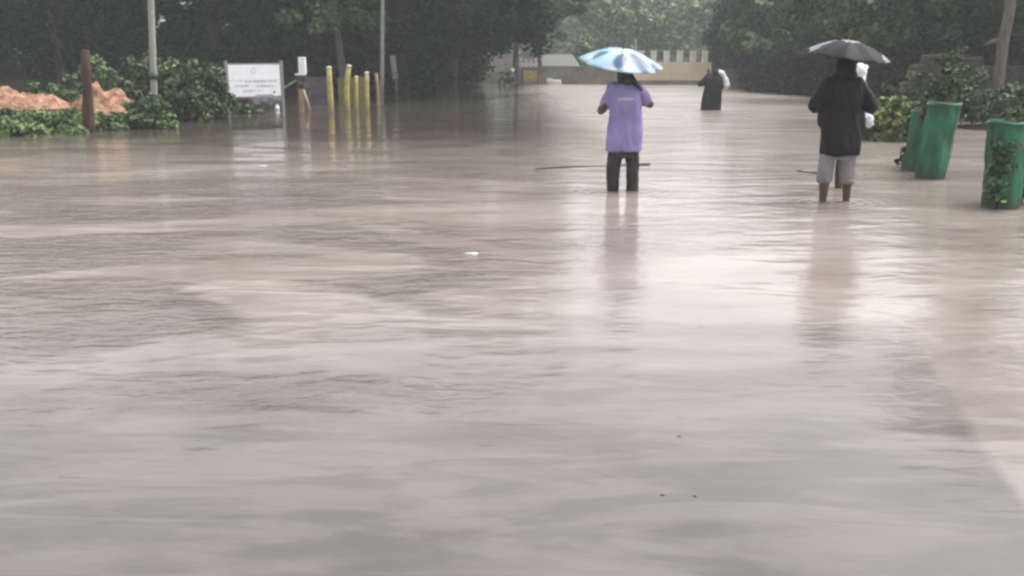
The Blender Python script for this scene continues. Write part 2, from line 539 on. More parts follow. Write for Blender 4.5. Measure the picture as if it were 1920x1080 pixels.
def crown_centers(rng, n, rx, ry, z0, z1, surf=0.6):
    """clump centres through an uneven egg-shaped volume, denser near its outside"""
    out, rr = [], []
    zc, rz = (z0 + z1) / 2, (z1 - z0) / 2
    off = rng.random(3) * 50
    while len(out) < n:
        d = rng.normal(size=3); d /= np.linalg.norm(d)
        k = 1 + 0.55 * noise.noise(Vector(tuple(d * 1.6 + off)))
        q = (surf + (1 - surf) * rng.random()) * k
        out.append((d[0] * rx * q, d[1] * ry * q, zc + d[2] * rz * q))
        rr.append(rng.uniform(0.35, 0.75))
    return np.array(out), np.array(rr)

def trunk_mb(rng, h, r, limbs=6, spread=2.2, lean=(0, 0), limb_z=0.35):
    mb = MB()
    pts, rad = [], []
    for i in range(7):
        f = i / 6
        pts.append((lean[0] * f + 0.12 * math.sin(f * 5 + r * 9), lean[1] * f + 0.1 * math.cos(f * 4 + r), h * f - 0.4))
        rad.append(r * (1.25 if i == 0 else 1.0) * (1 - 0.75 * f))
    mb.tube(pts, rad, 10)
    for k in range(limbs):
        f = rng.uniform(limb_z, 0.95)
        i = int(f * 6); a = Vector(pts[i]).lerp(Vector(pts[min(i + 1, 6)]), f * 6 - i)
        ang = rng.uniform(0, 2 * PI)
        d = Vector((math.cos(ang), math.sin(ang), rng.uniform(0.3, 0.9)))
        L_ = spread * rng.uniform(0.7, 1.2)
        p = [a, a + d * L_ * 0.35, a + d * L_ * 0.7 + Vector((0, 0, 0.15)), a + d * L_ + Vector((0, 0, 0.1))]
        mb.tube(p, [r * 0.42, r * 0.3, r * 0.18, r * 0.06], 7)
    return mb

def make_tree(name, loc, label, seed, h=10, cr=3.5, z0=1.5, leaf='leaf_dark', bark='bark', clumps=110, per=110, lsize=0.2, tr=0.22, cat='tree', group=None, cx=0, cy=0, surf=0.6, trunk_h=None, up=0.5, ry=None, bot=None):
    rng = np.random.default_rng(seed)
    root = empty(name, loc, 0, label, cat, group)
    c, r = crown_centers(rng, clumps, cr, ry or cr, z0, h, surf)
    c[:, 0] += cx; c[:, 1] += cy
    if bot is not None: c[:, 2] = np.maximum(c[:, 2], bot)
    link('crown', leaf_mesh('crown', c, r * (cr / 3.2) ** 0.5, per, lsize, rng, up=up), M[leaf], root, False)
    trunk_mb(rng, trunk_h or h * 0.75, tr, 8, cr * 0.8, lean=(cx * 0.6, cy * 0.6)).build('trunk', M[bark], root, True)
    return root

# ------------------------------------------------------------------ SETTING: ground, road, water
def sstep(a, b, x):
    t = min(1, max(0, (x - a) / (b - a)))
    return t * t * (3 - 2 * t)
def lineY(x, pts):
    if x <= pts[0][0]: return pts[0][1]
    for (x0, y0), (x1, y1) in zip(pts, pts[1:]):
        if x <= x1: return y0 + (y1 - y0) * (x - x0) / (x1 - x0)
    return pts[-1][1]
SHORE_L = [(-60, 33), (-22, 40), (-12, 40), (-6, 39.5), (-3.2, 42), (-2.6, 57), (3, 57), (6, 56), (10.8, 56), (11.0, 45), (12.0, 41), (13.2, 36), (14.0, 28), (15.5, 22), (17, 14), (19, 5), (40, 0)]
def ground_z(x, y):
    base = -0.35
    s = y - lineY(x, SHORE_L)
    base += 1.0 * sstep(-3, 8, s) + 0.6 * sstep(6, 40, s)
    # left grassy bank
    d = math.hypot((x + 12.6) / 5.0, (y - 24.0) / 2.9)
    base += 0.62 * (1 - sstep(0.45, 1.15, d))
    d = math.hypot((x + 17.0) / 5.5, (y - 21.6) / 3.4)
    base += 0.60 * (1 - sstep(0.3, 1.1, d))
    # right verge
    d = math.hypot((x - 11.3) / 1.9, (y - 22.5) / 2.6)
    base += 0.40 * (1 - sstep(0.3, 1.1, d))
    base += 0.05 * noise.noise(Vector((x * 0.6, y * 0.6, 3.0)))
    return base
def build_ground():
    xs = np.concatenate([np.linspace(-400, -40, 14), np.linspace(-36, 36, 145), np.linspace(40, 400, 14)])
    ys = np.concatenate([np.linspace(-60, -2, 8), np.linspace(0, 70, 141), np.linspace(75, 500, 18)])
    vs = [(x, y, ground_z(x, y)) for y in ys for x in xs]
    nx = len(xs)
    fs = [(j * nx + i, j * nx + i + 1, (j + 1) * nx + i + 1, (j + 1) * nx + i) for j in range(len(ys) - 1) for i in range(nx - 1)]
    mb = MB(); mb.add(vs, fs)
    o = mb.build('ground', M['mud'], None, True)
    tag(o, kind='structure')
build_ground()
road = MB().add([(-3.6, -20, -0.12), (2.9, -20, -0.12), (4.4, 54, -0.2), (-0.5, 54, -0.2)], [(0, 1, 2, 3)]).build('road', M['asphalt'])
tag(road, kind='structure')
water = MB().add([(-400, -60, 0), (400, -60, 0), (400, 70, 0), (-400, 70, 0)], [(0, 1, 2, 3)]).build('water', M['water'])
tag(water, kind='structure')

# ------------------------------------------------------------------ WOODLAND behind everything
def woodland(name_seed, segs, label, leaf, n, per, lsize, height, depth, rad=(0.6, 1.1)):
    rng = np.random.default_rng(name_seed)
    c, r = [], []
    for _ in range(n):
        k = rng.integers(len(segs) - 1)
        (x0, y0), (x1, y1) = segs[k], segs[k + 1]
        t = rng.random()
        x, y = x0 + (x1 - x0) * t, y0 + (y1 - y0) * t + rng.random() * depth
        hmax = height * (0.8 + 0.4 * noise.noise(Vector((x * 0.25, y * 0.1, name_seed))))
        z = rng.random() * hmax + max(ground_z(x, y), 0)
        c.append((x, y, z)); r.append(rng.uniform(*rad))
    o = link('woodland', leaf_mesh('woodland', c, r, per, lsize, rng, up=0.45), M[leaf], None, False)
    tag(o, label, 'woodland', kind='stuff')
    return o
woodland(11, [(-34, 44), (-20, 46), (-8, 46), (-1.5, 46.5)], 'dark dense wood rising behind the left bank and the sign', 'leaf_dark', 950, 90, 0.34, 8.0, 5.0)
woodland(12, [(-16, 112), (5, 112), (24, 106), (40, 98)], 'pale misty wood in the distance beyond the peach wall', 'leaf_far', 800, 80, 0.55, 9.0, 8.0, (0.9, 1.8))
woodland(13, [(13, 60), (16, 46), (20, 36), (28, 27)], 'dark wood behind the trees on the right bank', 'leaf_dark', 900, 90, 0.34, 5.6, 4.0)
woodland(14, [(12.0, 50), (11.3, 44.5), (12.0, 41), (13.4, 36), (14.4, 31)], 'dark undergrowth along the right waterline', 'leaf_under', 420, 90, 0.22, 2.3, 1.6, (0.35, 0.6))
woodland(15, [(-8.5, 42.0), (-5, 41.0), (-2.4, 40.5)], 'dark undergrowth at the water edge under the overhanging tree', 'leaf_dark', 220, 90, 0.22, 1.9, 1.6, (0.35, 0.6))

# ------------------------------------------------------------------ individual trees
# left bank
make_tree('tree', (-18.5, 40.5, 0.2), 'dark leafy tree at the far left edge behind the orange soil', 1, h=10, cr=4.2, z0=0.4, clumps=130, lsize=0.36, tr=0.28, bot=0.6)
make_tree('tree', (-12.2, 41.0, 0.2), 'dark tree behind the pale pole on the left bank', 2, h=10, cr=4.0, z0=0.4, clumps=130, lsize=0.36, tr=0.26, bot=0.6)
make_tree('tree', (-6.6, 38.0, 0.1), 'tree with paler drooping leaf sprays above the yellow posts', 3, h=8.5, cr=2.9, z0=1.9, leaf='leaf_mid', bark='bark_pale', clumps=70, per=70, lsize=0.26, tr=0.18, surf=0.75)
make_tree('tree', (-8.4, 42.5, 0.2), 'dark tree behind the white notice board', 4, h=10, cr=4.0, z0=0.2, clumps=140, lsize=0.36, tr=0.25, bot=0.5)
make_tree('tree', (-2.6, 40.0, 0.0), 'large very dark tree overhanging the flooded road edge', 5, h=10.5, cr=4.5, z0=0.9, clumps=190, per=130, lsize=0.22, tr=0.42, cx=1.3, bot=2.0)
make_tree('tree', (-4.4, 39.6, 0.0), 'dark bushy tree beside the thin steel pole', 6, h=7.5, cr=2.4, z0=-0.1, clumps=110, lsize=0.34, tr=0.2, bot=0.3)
make_tree('tree', (1.6, 58.5, 0.2), 'small grey green tree over the low wall and yellow board', 7, h=7.0, cr=2.9, z0=2.6, leaf='leaf_mid', clumps=80, lsize=0.28, tr=0.15)
# centre distance
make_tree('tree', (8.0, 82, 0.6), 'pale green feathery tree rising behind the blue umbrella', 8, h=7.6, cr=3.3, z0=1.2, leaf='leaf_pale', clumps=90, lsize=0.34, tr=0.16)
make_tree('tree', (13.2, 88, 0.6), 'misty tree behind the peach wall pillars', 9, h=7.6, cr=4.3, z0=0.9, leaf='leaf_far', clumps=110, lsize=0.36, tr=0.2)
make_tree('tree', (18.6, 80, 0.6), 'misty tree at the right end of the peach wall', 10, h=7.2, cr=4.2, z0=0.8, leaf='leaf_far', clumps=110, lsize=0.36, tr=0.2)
# right bank
make_tree('tree', (13.4, 48, 0.2), 'mid green tree behind the distant wading person', 14, h=6.2, cr=3.0, z0=1.0, leaf='leaf_light', clumps=75, lsize=0.34, tr=0.22, bot=1.6)
make_tree('tree', (13.2, 36, 0.2), 'green tree behind the dark grey umbrella', 15, h=5.8, cr=3.2, z0=1.5, leaf='leaf_light', clumps=75, lsize=0.30, tr=0.24, bot=2.1)
make_tree('tree', (17.0, 34, 0.3), 'dark green tree above the broken grey wall on the right', 16, h=6.5, cr=3.5, z0=1.9, leaf='leaf_mid', clumps=120, lsize=0.34, tr=0.26)
make_tree('tree', (18.6, 29, 0.3), 'dark tree at the right edge behind the leaning trunk', 17, h=6.5, cr=3.2, z0=1.4, leaf='leaf_dark', clumps=120, lsize=0.20, tr=0.26)

# leaning pale trunk on the right
def leaning_trunk():
    b = gnd(1862, 226)
    Y = b.y
    root = empty('tree', (b.x, b.y, -0.1), 0, 'slim pale tree trunk leaning right behind the green tree guards', 'tree')
    rng = np.random.default_rng(77)
    tp = at(1893, 0, Y)
    dx = (tp.x - b.x) / tp.z
    mb = MB()
    pts = [(dx * z + 0.03 * math.sin(z * 2.3), 0.05 * math.sin(z * 1.7), z) for z in (-0.3, 0.3, 1, 2, 3, 4, 5, 6, 7)]
    mb.tube(pts, [0.17, 0.15, 0.14, 0.135, 0.13, 0.12, 0.10, 0.08, 0.05], 10)
    mb.tube([(dx * 2.2, 0, 2.15), (dx * 2.2 - 0.35, -0.1, 2.1), (dx * 2.2 - 0.55, -0.15, 2.0)], [0.06, 0.05, 0.02], 7)
    for k in range(6):
        a = k * 1.1
        mb.tube([(dx * 5, 0, 4.8 + k * 0.35), (dx * 5 + math.cos(a), math.sin(a), 5.6 + k * 0.35), (dx * 5 + 1.9 * math.cos(a), 1.9 * math.sin(a), 6.3 + k * 0.3)], [0.05, 0.035, 0.012], 6)
    mb.build('trunk', M['bark_pale'], root, True)
    c, r = crown_centers(rng, 60, 2.3, 2.3, 5.0, 9.0)
    c[:, 0] += dx * 6
    link('crown', leaf_mesh('crown', c, r, 80, 0.2, rng), M['leaf_mid'], root, False)
leaning_trunk()

# ------------------------------------------------------------------ bushes
def bush(px, py, w, h, label, leaf, seed, name='shrub', lsize=0.11, clumps=40, per=60, z=None, stems=6, cat='shrub', spiky=0.0, group=None):
    b = gnd(px, py)
    rng = np.random.default_rng(seed)
    gz = max(-0.05, ground_z(b.x, b.y)) if z is None else z
    root = empty(name, (b.x, b.y, gz), 0, label, cat, group)
    off = rng.random(3) * 40
    c, r = [], []
    while len(c) < clumps:
        a = rng.uniform(0, 2 * PI); q = rng.random() ** 0.5
        x, y = math.cos(a) * q * w / 2, math.sin(a) * q * w / 2.4
        top = h * (1 - 0.55 * q * q) * (1 + 0.6 * noise.noise(Vector((x * 2.2, y * 2.2, off[0]))))
        c.append((x, y, max(0.04, top * rng.uniform(0.15, 1.0)))); r.append(rng.uniform(0.10, 0.24) * (0.6 + 0.4 * h))
    link('foliage', leaf_mesh('foliage', c, r, per, lsize, rng, up=0.4, droop=0.3, minz=-0.05), M[leaf], root, False)
    mb = MB()
    for k in range(stems):
        cc = c[rng.integers(len(c))]
        mb.tube([(cc[0] * 0.3, cc[1] * 0.3, -0.15), (cc[0] * 0.6, cc[1] * 0.6, cc[2] * 0.5), cc], [0.018, 0.012, 0.005], 5)
    mb.build('stem', M['bark'], root, True)
    return root
bush(140, 222, 1.7, 1.25, 'broad green bush rising behind the orange soil on the left', 'leaf_bush', 21, clumps=60)
bush(60, 212, 1.8, 0.95, 'loose green bush behind the larger orange soil heap', 'leaf_bush', 62, clumps=50)
bush(185, 212, 1.6, 1.45, 'green bush rising directly behind the reddish stump', 'leaf_bush', 63, clumps=56)
bush(232, 226, 1.5, 1.45, 'green bush right of the reddish stump on the left bank', 'leaf_bush', 22, clumps=50)
bush(300, 224, 1.6, 1.95, 'tallest leafy bush wrapped round the pale pole', 'leaf_brown', 23, clumps=80)
bush(352, 226, 1.3, 1.55, 'dull green bush between the pale pole and the notice board', 'leaf_brown', 24, clumps=60)
bush(400, 222, 1.2, 1.75, 'brown leaved bush touching the left post of the notice board', 'leaf_brown', 25, clumps=60)
bush(282, 240, 1.25, 0.75, 'low bright green bush at the waterline under the pale pole', 'leaf_bush', 26, clumps=40)
bush(60, 250, 2.2, 0.42, 'low green weeds at the waterline below the orange soil', 'grass', 27, 'weed_clump', cat='weeds', clumps=60)
bush(150, 246, 1.1, 0.35, 'low green weeds in front of the reddish stump', 'grass', 28, 'weed_clump', cat='weeds', clumps=30)
bush(462, 212, 0.9, 0.35, 'small low weeds under the notice board', 'leaf_bush', 29, 'weed_clump', cat='weeds', clumps=22)
# right side
bush(1672, 262, 1.25, 0.75, 'sprawling olive green shrub in the water beside the black coat', 'leaf_olive', 31, clumps=60, lsize=0.13, z=-0.03)
bush(1662, 235, 1.0, 1.0, 'darker shrub standing behind the sprawling olive shrub', 'leaf_brown', 32, clumps=36)
bush(1790, 236, 2.0, 1.55, 'tall brownish bush behind the pair of green tree guards', 'leaf_brown', 33, clumps=60, lsize=0.10)
bush(1735, 240, 0.9, 1.0, 'thin brown bush left of the leaning tree guards', 'leaf_brown', 34, clumps=26)
bush(1840, 226, 1.5, 1.25, 'brown scrub at the foot of the slim leaning trunk', 'leaf_brown', 36, clumps=50)
bush(1712, 232, 1.3, 1.2, 'dull scrub against the broken end of the old grey wall', 'leaf_brown', 37, clumps=44, lsize=0.13)
bush(1905, 240, 1.3, 1.1, 'green bush at the right edge behind the nearest tree guard', 'leaf_bush', 35, clumps=50)

# grass tufts on the bank
def grass_patch():
    rng = np.random.default_rng(5)
    c, r = [], []
    while len(c) < 900:
        x, y = rng.uniform(-22, -7.5), rng.uniform(18.5, 27)
        z = ground_z(x, y)
        if z > -0.02:
            c.append((x, y, z + 0.05)); r.append(0.12)
    o = link('grass', leaf_mesh('grass', c, r, 26, 0.12, rng, up=0.1, droop=-1.5), M['grass'], None, False)
    tag(o, 'short wet green grass along the left bank', 'grass', kind='stuff')
grass_patch()

# orange soil heaps
def soil_heap(px, py, rx, ry, h, label, seed):
    b = gnd(px, py)
    vs, fs = [], []
    nr, na = 14, 36
    for j in range(nr + 1):
        q = j / nr
        for i in range(na):
            a = 2 * PI * i / na
            x, y = rx * q * math.cos(a), ry * q * math.sin(a)
            n1 = noise.noise(Vector((x * 2.2, y * 2.2, seed))) + 0.5 * noise.noise(Vector((x * 6, y * 6, seed)))
            z = h * (1 - q ** 2.6) * (1 + 0.5 * n1) + 0.05 * n1 - 0.15 * q
            vs.append((x, y, z))
    for j in range(nr):
        for i in range(na):
            i2 = (i + 1) % na
            fs.append((j * na + i, j * na + i2, (j + 1) * na + i2, (j + 1) * na + i))
    o = MB().add(vs, fs).build('soil_heap', M['soil'], None, True)
    o.location = (b.x, b.y, max(0.0, ground_z(b.x, b.y)))
    tag(o, label, 'soil heap', 'heaps of orange soil on the bank')
bush(112, 246, 1.3, 0.45, 'green weeds growing over the right flank of the larger orange soil heap', 'grass', 61, 'weed_clump', cat='weeds', clumps=40)
bush(215, 242, 0.9, 0.45, 'green weeds at the foot of the smaller orange soil heap', 'leaf_bush', 62, 'weed_clump', cat='weeds', clumps=22)
soil_heap(35, 232, 1.8, 1.2, 0.52, 'larger heap of orange soil at the left edge', 1)
soil_heap(196, 232, 0.95, 0.7, 0.58, 'smaller heap of orange soil behind the reddish stump', 2)

# reddish stump / post
b = gnd(168, 248)
mb = MB(); mb.tube([(0, 0, -0.3), (0.0, 0, 0.3), (0.03, 0.02, 0.8), (0.06, 0.0, 1.3), (0.09, 0, 1.78)], [0.15, 0.125, 0.11, 0.10, 0.085], 10)
mb.tube([(0.0, 0, 1.0), (0.12, 0.03, 1.15), (0.17, 0.05, 1.3)], [0.04, 0.03, 0.015], 6)
o = mb.build('tree_stump', M['bark_red'], None, True); o.location = (b.x, b.y, 0)
tag(o, 'reddish brown broken trunk standing in front of the orange soil', 'tree stump')

# ------------------------------------------------------------------ poles
def pole(name, px_b, py_b, px_t, h, r0, r1, mat, label, band=False, cat='pole'):
    b = gnd(px_b, py_b)
    t = at(px_t, 0, b.y)
    dx = (t.x - b.x) / t.z
    root = empty(name, (b.x, b.y, 0), 0, label, cat)
    MB().tube([(dx * z, 0, z) for z in (-0.3, 1, 2, 3, h)], [r0, r0 * 0.98, r0 * 0.95, r0 * 0.9, r1], 12).build('shaft', mat, root, True)
    if band:
        MB().tube([(dx * 1.15, 0, 1.08), (dx * 1.2, 0, 1.25)], [r0 * 1.35, r0 * 1.35], 12).build('band', M['dark_metal'], root, True)
    MB().tube([(dx * h, 0, h), (dx * h + 0.5, -0.3, h + 0.15)], [r1 * 0.7, r1 * 0.5], 8).build('arm', mat, root, True)
    return root
pole('utility_pole', 291, 232, 283, 8.0, 0.085, 0.06, M['steel_pale'], 'pale concrete pole rising from the bush on the left bank', True)
pole('utility_pole', 716, 196, 717, 8.0, 0.07, 0.05, M['steel'], 'thin grey steel pole beside the last yellow post')
pole('utility_pole', 1192, 138, 1192, 12.0, 0.09, 0.07, M['white_plaster'], 'distant pale pole among the misty trees')

# ------------------------------------------------------------------ notice board
def notice_board():
    Lb = gnd(430, 222); Rb = gnd(532, 213)
    Rb = at(532, 213, Lb.y + 0.9); Rb.z = 0
    mid = (Lb + Rb) / 2
    ax = (Rb - Lb); W = ax.length; rz = math.atan2(ax.y, ax.x)
    s = F_PX / (Lb.y * CP + 1.6 * SP)
    root = empty('notice_board', (mid.x, mid.y, 0), rz, 'white notice board with lines of faint lettering between two grey posts', 'sign')
    top = at(430, 114, Lb.y).z
    for sx in (-1, 1):
        MB().box((sx * W / 2, 0, (top - 0.4) / 2), (0.085, 0.06, top + 0.4)).build('post', M['steel'], root, bevel=0.006)
    bt = at(480, 121, Lb.y + 0.3).z; bb = at(480, 181, Lb.y + 0.3).z
    bw = W - 0.10; bh = bt - bb; zc = (bt + bb) / 2
    MB().box((0, 0, zc), (bw, 0.03, bh)).build('panel', M['white_paint'], root, bevel=0.004)
    MB().box((0, 0, bb - 0.025), (bw, 0.04, 0.035)).build('frame_rail', M['steel'], root)
    MB().box((0, 0, bt + 0.022), (bw, 0.04, 0.03)).build('frame_rail', M['steel'], root)
    rng = random.Random(4)
    F = -0.0185
    def row(x0, x1, zf, hgt, dens, mi):
        m = MB()
        x = x0 * bw
        z = bb + zf * bh
        while x < x1 * bw:
            w = rng.uniform(0.018, 0.034)
            # stem, bowl and foot of a small letter shape
            m.box((x + 0.003, F, z), (0.007, 0.003, hgt))
            if rng.random() < 0.7: m.box((x + w / 2, F, z + hgt / 2 - 0.004), (w * 0.72, 0.0022, 0.008))
            if rng.random() < 0.6: m.box((x + w / 2, F, z - hgt / 2 + 0.004), (w * 0.72, 0.0022, 0.008))
            if rng.random() < 0.5: m.box((x + w - 0.006, F, z), (0.007, 0.003, hgt * 0.9))
            x += w + rng.uniform(0.006, 0.014)
        return m
    for (x0, x1, zf, hg, mt) in ((-0.47, -0.24, 0.50, 0.055, 'ink_pale'), (-0.19, 0.44, 0.475, 0.05, 'ink'), (-0.39, -0.13, 0.335, 0.045, 'ink'),
                                 (0.03, 0.35, 0.32, 0.045, 'ink'), (-0.24, -0.02, 0.175, 0.05, 'ink'), (0.05, 0.14, 0.185, 0.04, 'ink')):
        row(x0, x1, zf, hg, 1, mt).build('lettering', M[mt], root)
    # faint round emblem and the small dot at the lower right
    def disc(cx, cz, r, mat, nm, y):
        m = MB(); m.tube([(cx, y, cz), (cx, y + 0.003, cz)], [r, r], 20)
        return m.build(nm, mat, root)
    disc(-0.02 * bw, bb + 0.8 * bh, 0.085, M['ink_pale'], 'emblem', F - 0.001)
    disc(-0.02 * bw, bb + 0.8 * bh, 0.05, M['white_paint'], 'emblem', F - 0.003)
    disc(0.365 * bw, bb + 0.12 * bh, 0.035, M['grey_plaster'], 'emblem', F - 0.001)
    MB().box((0.17 * bw, F, bb + 0.035 * bh), (0.34 * bw, 0.003, 0.05 * bh)).build('stripe', M['tint_purple'], root)  # faint purple band low on the right half of the board
notice_board()

# heap of belongings seen under the notice board
def junk():
    b = gnd(498, 203)
    root = empty('tarpaulin_bundle', (b.x, b.y, 0), 0, 'low dull purple tarpaulin bundle in the water below the notice board', 'bundle')
    m = MB(); m.ell((0, 0, 0.12), (0.55, 0.3, 0.22)); m.ell((0.25, 0.05, 0.22), (0.35, 0.25, 0.2)); m.ell((-0.35, 0, 0.2), (0.2, 0.2, 0.26))
    m.remesh('cover', M['purple_stuff'], root, 0.03, 3, lambda c: 0.05 * noise.noise(c * 5))
    b2 = gnd(520, 206)
    m = MB(); m.ell((0, 0, 0.05), (0.07, 0.07, 0.09)); m.tube([(0, 0, 0.12), (0, 0, 0.17)], [0.025, 0.025], 8)
    o = m.build('bottle', M['white_paint'], None, True); o.location = (b2.x, b2.y, 0)
    tag(o, 'small white bottle floating under the right post of the notice board', 'bottle')
junk()

# ------------------------------------------------------------------ boom barrier stand with white box
def barrier():
    b = gnd(564, 209)
    root = empty('barrier_stand', (b.x, b.y, 0), 0, 'boom barrier stand with white box on top of tan splayed legs', 'barrier')
    Y = b.y
    def Z(py): return at(564, py, Y).z
    k = Y / F_PX
    def Xo(px): return (px - 564) * k
    MB().box((Xo(571), 0, (Z(107) + Z(138)) / 2), (0.22, 0.18, Z(107) - Z(138)), taper=0.92).build('box', M['white_paint'], root, bevel=0.015)
    MB().box((Xo(567), 0, Z(139.5)), (0.30, 0.22, 0.05)).build('bracket', M['white_paint'], root, bevel=0.01)
    MB().box((Xo(569), 0, Z(146)), (0.28, 0.2, 0.14)).build('housing', M['dark_metal'], root, bevel=0.02)
    MB().tube([(Xo(567), 0, Z(150)), (Xo(567), 0, Z(166))], [0.10, 0.09], 10).build('column', M['dark_metal'], root, True)
    MB().box((Xo(566), 0, (Z(164) + Z(214)) / 2), (0.13, 0.13, Z(164) - Z(214)), taper=0.85).build('leg', M['tan'], root, bevel=0.01)
    MB().tube([(Xo(570), 0, Z(168)), (Xo(577), -0.05, Z(190)), (Xo(583), -0.1, Z(214))], [0.05, 0.05, 0.045], 8).build('leg', M['tan'], root, True)
    MB().tube([(Xo(561), 0, Z(149)), (Xo(548), 0.02, Z(157)), (Xo(537), 0.02, Z(164)), (Xo(534), 0, Z(163))], [0.022, 0.022, 0.024, 0.022], 8).build('arm', M['steel_pale'], root, True)
barrier()

# ------------------------------------------------------------------ yellow posts
def yellow_post(px_b, py_b, px_t, py_t, w, bend, label, mat='yellow', red=False):
    b = gnd(px_b, py_b)
    t = at(px_t, py_t, b.y)
    root = empty('guard_post', (b.x, b.y, 0), 0, label, 'post', 'row of posts beside the water')
    dx = t.x - b.x; h = t.z
    pts = [(dx * f + bend * math.sin(f * PI), 0, h * f) for f in (-0.2, 0, 0.25, 0.5, 0.75, 0.97)]
    r = w / 2
    MB().tube(pts, [r, r, r, r * 0.97, r * 0.93, r * 0.88], 12).build('shaft', M[mat], root, True)
    MB().tube([(dx * 0.965, 0, h * 0.965), (dx, 0, h), (dx, 0, h + 0.015)], [r * 1.0, r * 0.9, r * 0.4], 12).build('cap', M['white_plaster'] if mat == 'yellow' else M[mat], root, True)
yellow_post(621, 210, 616.5, 125, 0.17, 0.0, 'thickest leftmost yellow post standing in the water')
yellow_post(652, 208, 654.5, 122, 0.16, -0.05, 'tallest yellow post, bowed, second from the left')
yellow_post(668.5, 207, 668, 143, 0.11, 0.0, 'shortest and thinnest yellow post in the row')
yellow_post(688.5, 206, 687.5, 135, 0.14, 0.0, 'straight yellow post right of the shortest one')
yellow_post(709, 195, 705, 137, 0.12, 0.02, 'dull tan post beside the thin steel pole', 'tan')

# low wall and panel behind the yellow posts
b0 = gnd(578, 192)
o = MB().box((0, 0, 0.35), (1.2, 0.15, 1.1)).build('low_wall', M['purple_stuff'], None, bevel=0.01)
w0, w1 = at(573, 192, 34), at(620, 192, 34)
o.location = ((w0.x + w1.x) / 2 - 0.1, 34, 0)
tag(o, 'short dull mauve wall between the white box stand and the first yellow post', 'wall')
o = MB().box((0, 0, 0.45), (1.05, 0.06, 0.9)).box((0, -0.035, 0.87), (1.05, 0.02, 0.05)).build('board', M['yellow_dull'], None, bevel=0.01)
o.location = (at(664, 190, 33.5).x, 33.5, 0)
tag(o, 'low dull yellow panel standing behind the tallest yellow posts', 'panel')

# grey post right of steel pole
b = gnd(742, 188)
root = empty('marker_post', (b.x, b.y, 0), 0, 'leaning grey marker post under the dark tree right of the steel pole', 'post')
MB().tube([(0.05, 0, -0.2), (0.03, 0, 0.75)], [0.05, 0.05], 8).build('shaft', M['dark_metal'], root, True)
MB().box((-0.03, 0, 1.2), (0.19, 0.08, 0.85), rot=Matrix.Rotation(R(-6), 3, 'Y')).build('plate', M['grey_plaster'], root, bevel=0.01)

# pale leaning bag under the dark tree
b = gnd(905, 163)
root = empty('sack', (b.x, b.y, 0), 0, 'pale sack leaning at the water edge under the dark tree', 'sack')
m = MB(); m.capsule((-0.15, 0, 0.15), (0.1, 0, 0.75), 0.2, 0.12); m.ell((-0.2, 0, 0.1), (0.28, 0.2, 0.18))
m.remesh('cloth', M['grey_plaster'], root, 0.03, 4, lambda c: 0.03 * noise.noise(c * 6))
MB().tube([(0.1, 0, 0.78), (0.13, 0, 0.9)], [0.05, 0.09], 8).build('neck', M['grey_plaster'], root, True)

# parked motorcycle seen from the front under the tree
def motorcycle():
    b = gnd(952, 162)
    root = empty('motorcycle', (b.x, b.y, -0.15), 0.5, 'parked grey motorcycle at the water edge left of the dark trunk', 'motorcycle')
    def wheel(y):
        m = MB()
        pts = [(0, y + 0.29 * math.cos(a), 0.31 + 0.29 * math.sin(a)) for a in np.linspace(0, 2 * PI, 21)]
        m.tube(pts, 0.055, 8, ends=False)
        w = m.build('wheel', M['rubber'], root, True)
        m = MB()
        for k in range(6):
            a = k * PI / 3
            m.tube([(0, y, 0.31), (0, y + 0.27 * math.cos(a), 0.31 + 0.27 * math.sin(a))], 0.01, 5)
        m.tube([(-0.06, y, 0.31), (0.06, y, 0.31)], 0.05, 8)
        m.build('spokes', M['steel'], w, True)
    wheel(-0.62); wheel(0.62)
    MB().ell((0, 0.0, 0.82), (0.15, 0.33, 0.14)).build('fuel_tank', M['dark_metal'], root, True)
    MB().ell((0, 0.0, 0.48), (0.16, 0.22, 0.2)).build('engine', M['grey_dark'], root, True)
    MB().box((0, 0.5, 0.85), (0.24, 0.6, 0.09)).build('seat', M['rubber'], root, bevel=0.03)
    for sx in (-1, 1):
        MB().tube([(sx * 0.09, -0.62, 0.31), (sx * 0.09, -0.4, 0.95)], 0.025, 8).build('fork', M['steel'], root, True)
        m = MB(); m.tube([(0, -0.4, 1.05), (sx * 0.3, -0.32, 1.08), (sx * 0.38, -0.22, 1.05)], 0.017, 8)
        m.build('handlebar', M['steel'], root, True)
        m = MB(); m.tube([(sx * 0.25, -0.33, 1.08), (sx * 0.3, -0.33, 1.28)], 0.008, 6); m.ell((sx * 0.3, -0.33, 1.3), (0.07, 0.02, 0.045))
        m.build('mirror', M['grey_plaster'], root, True)
    MB().ell((0, -0.5, 0.98), (0.12, 0.1, 0.12)).build('headlight', M['white_paint'], root, True)
    MB().ell((0, -0.55, 0.66), (0.08, 0.2, 0.05)).build('mudguard', M['grey_plaster'], root, True)
motorcycle()

# thin dark trunk at the end of the tree shadow
b = gnd(967, 162)
root = empty('tree', (b.x, b.y, -0.1), 0, 'thin dark trunk standing beside the yellow board', 'tree')
MB().tube([(0, 0, -0.2), (0.02, 0, 0.6), (-0.02, 0, 1.3), (0.03, 0, 2.2), (0.02, 0, 3.4), (0, 0, 4.2)], [0.2, 0.17, 0.15, 0.14, 0.11, 0.05], 9).build('trunk', M['bark'], root, True)
rng = np.random.default_rng(91)
c, r = crown_centers(rng, 45, 1.6, 1.6, 2.4, 5.5)
link('crown', leaf_mesh('crown', c, r, 80, 0.22, rng), M['leaf_dark'], root, False)

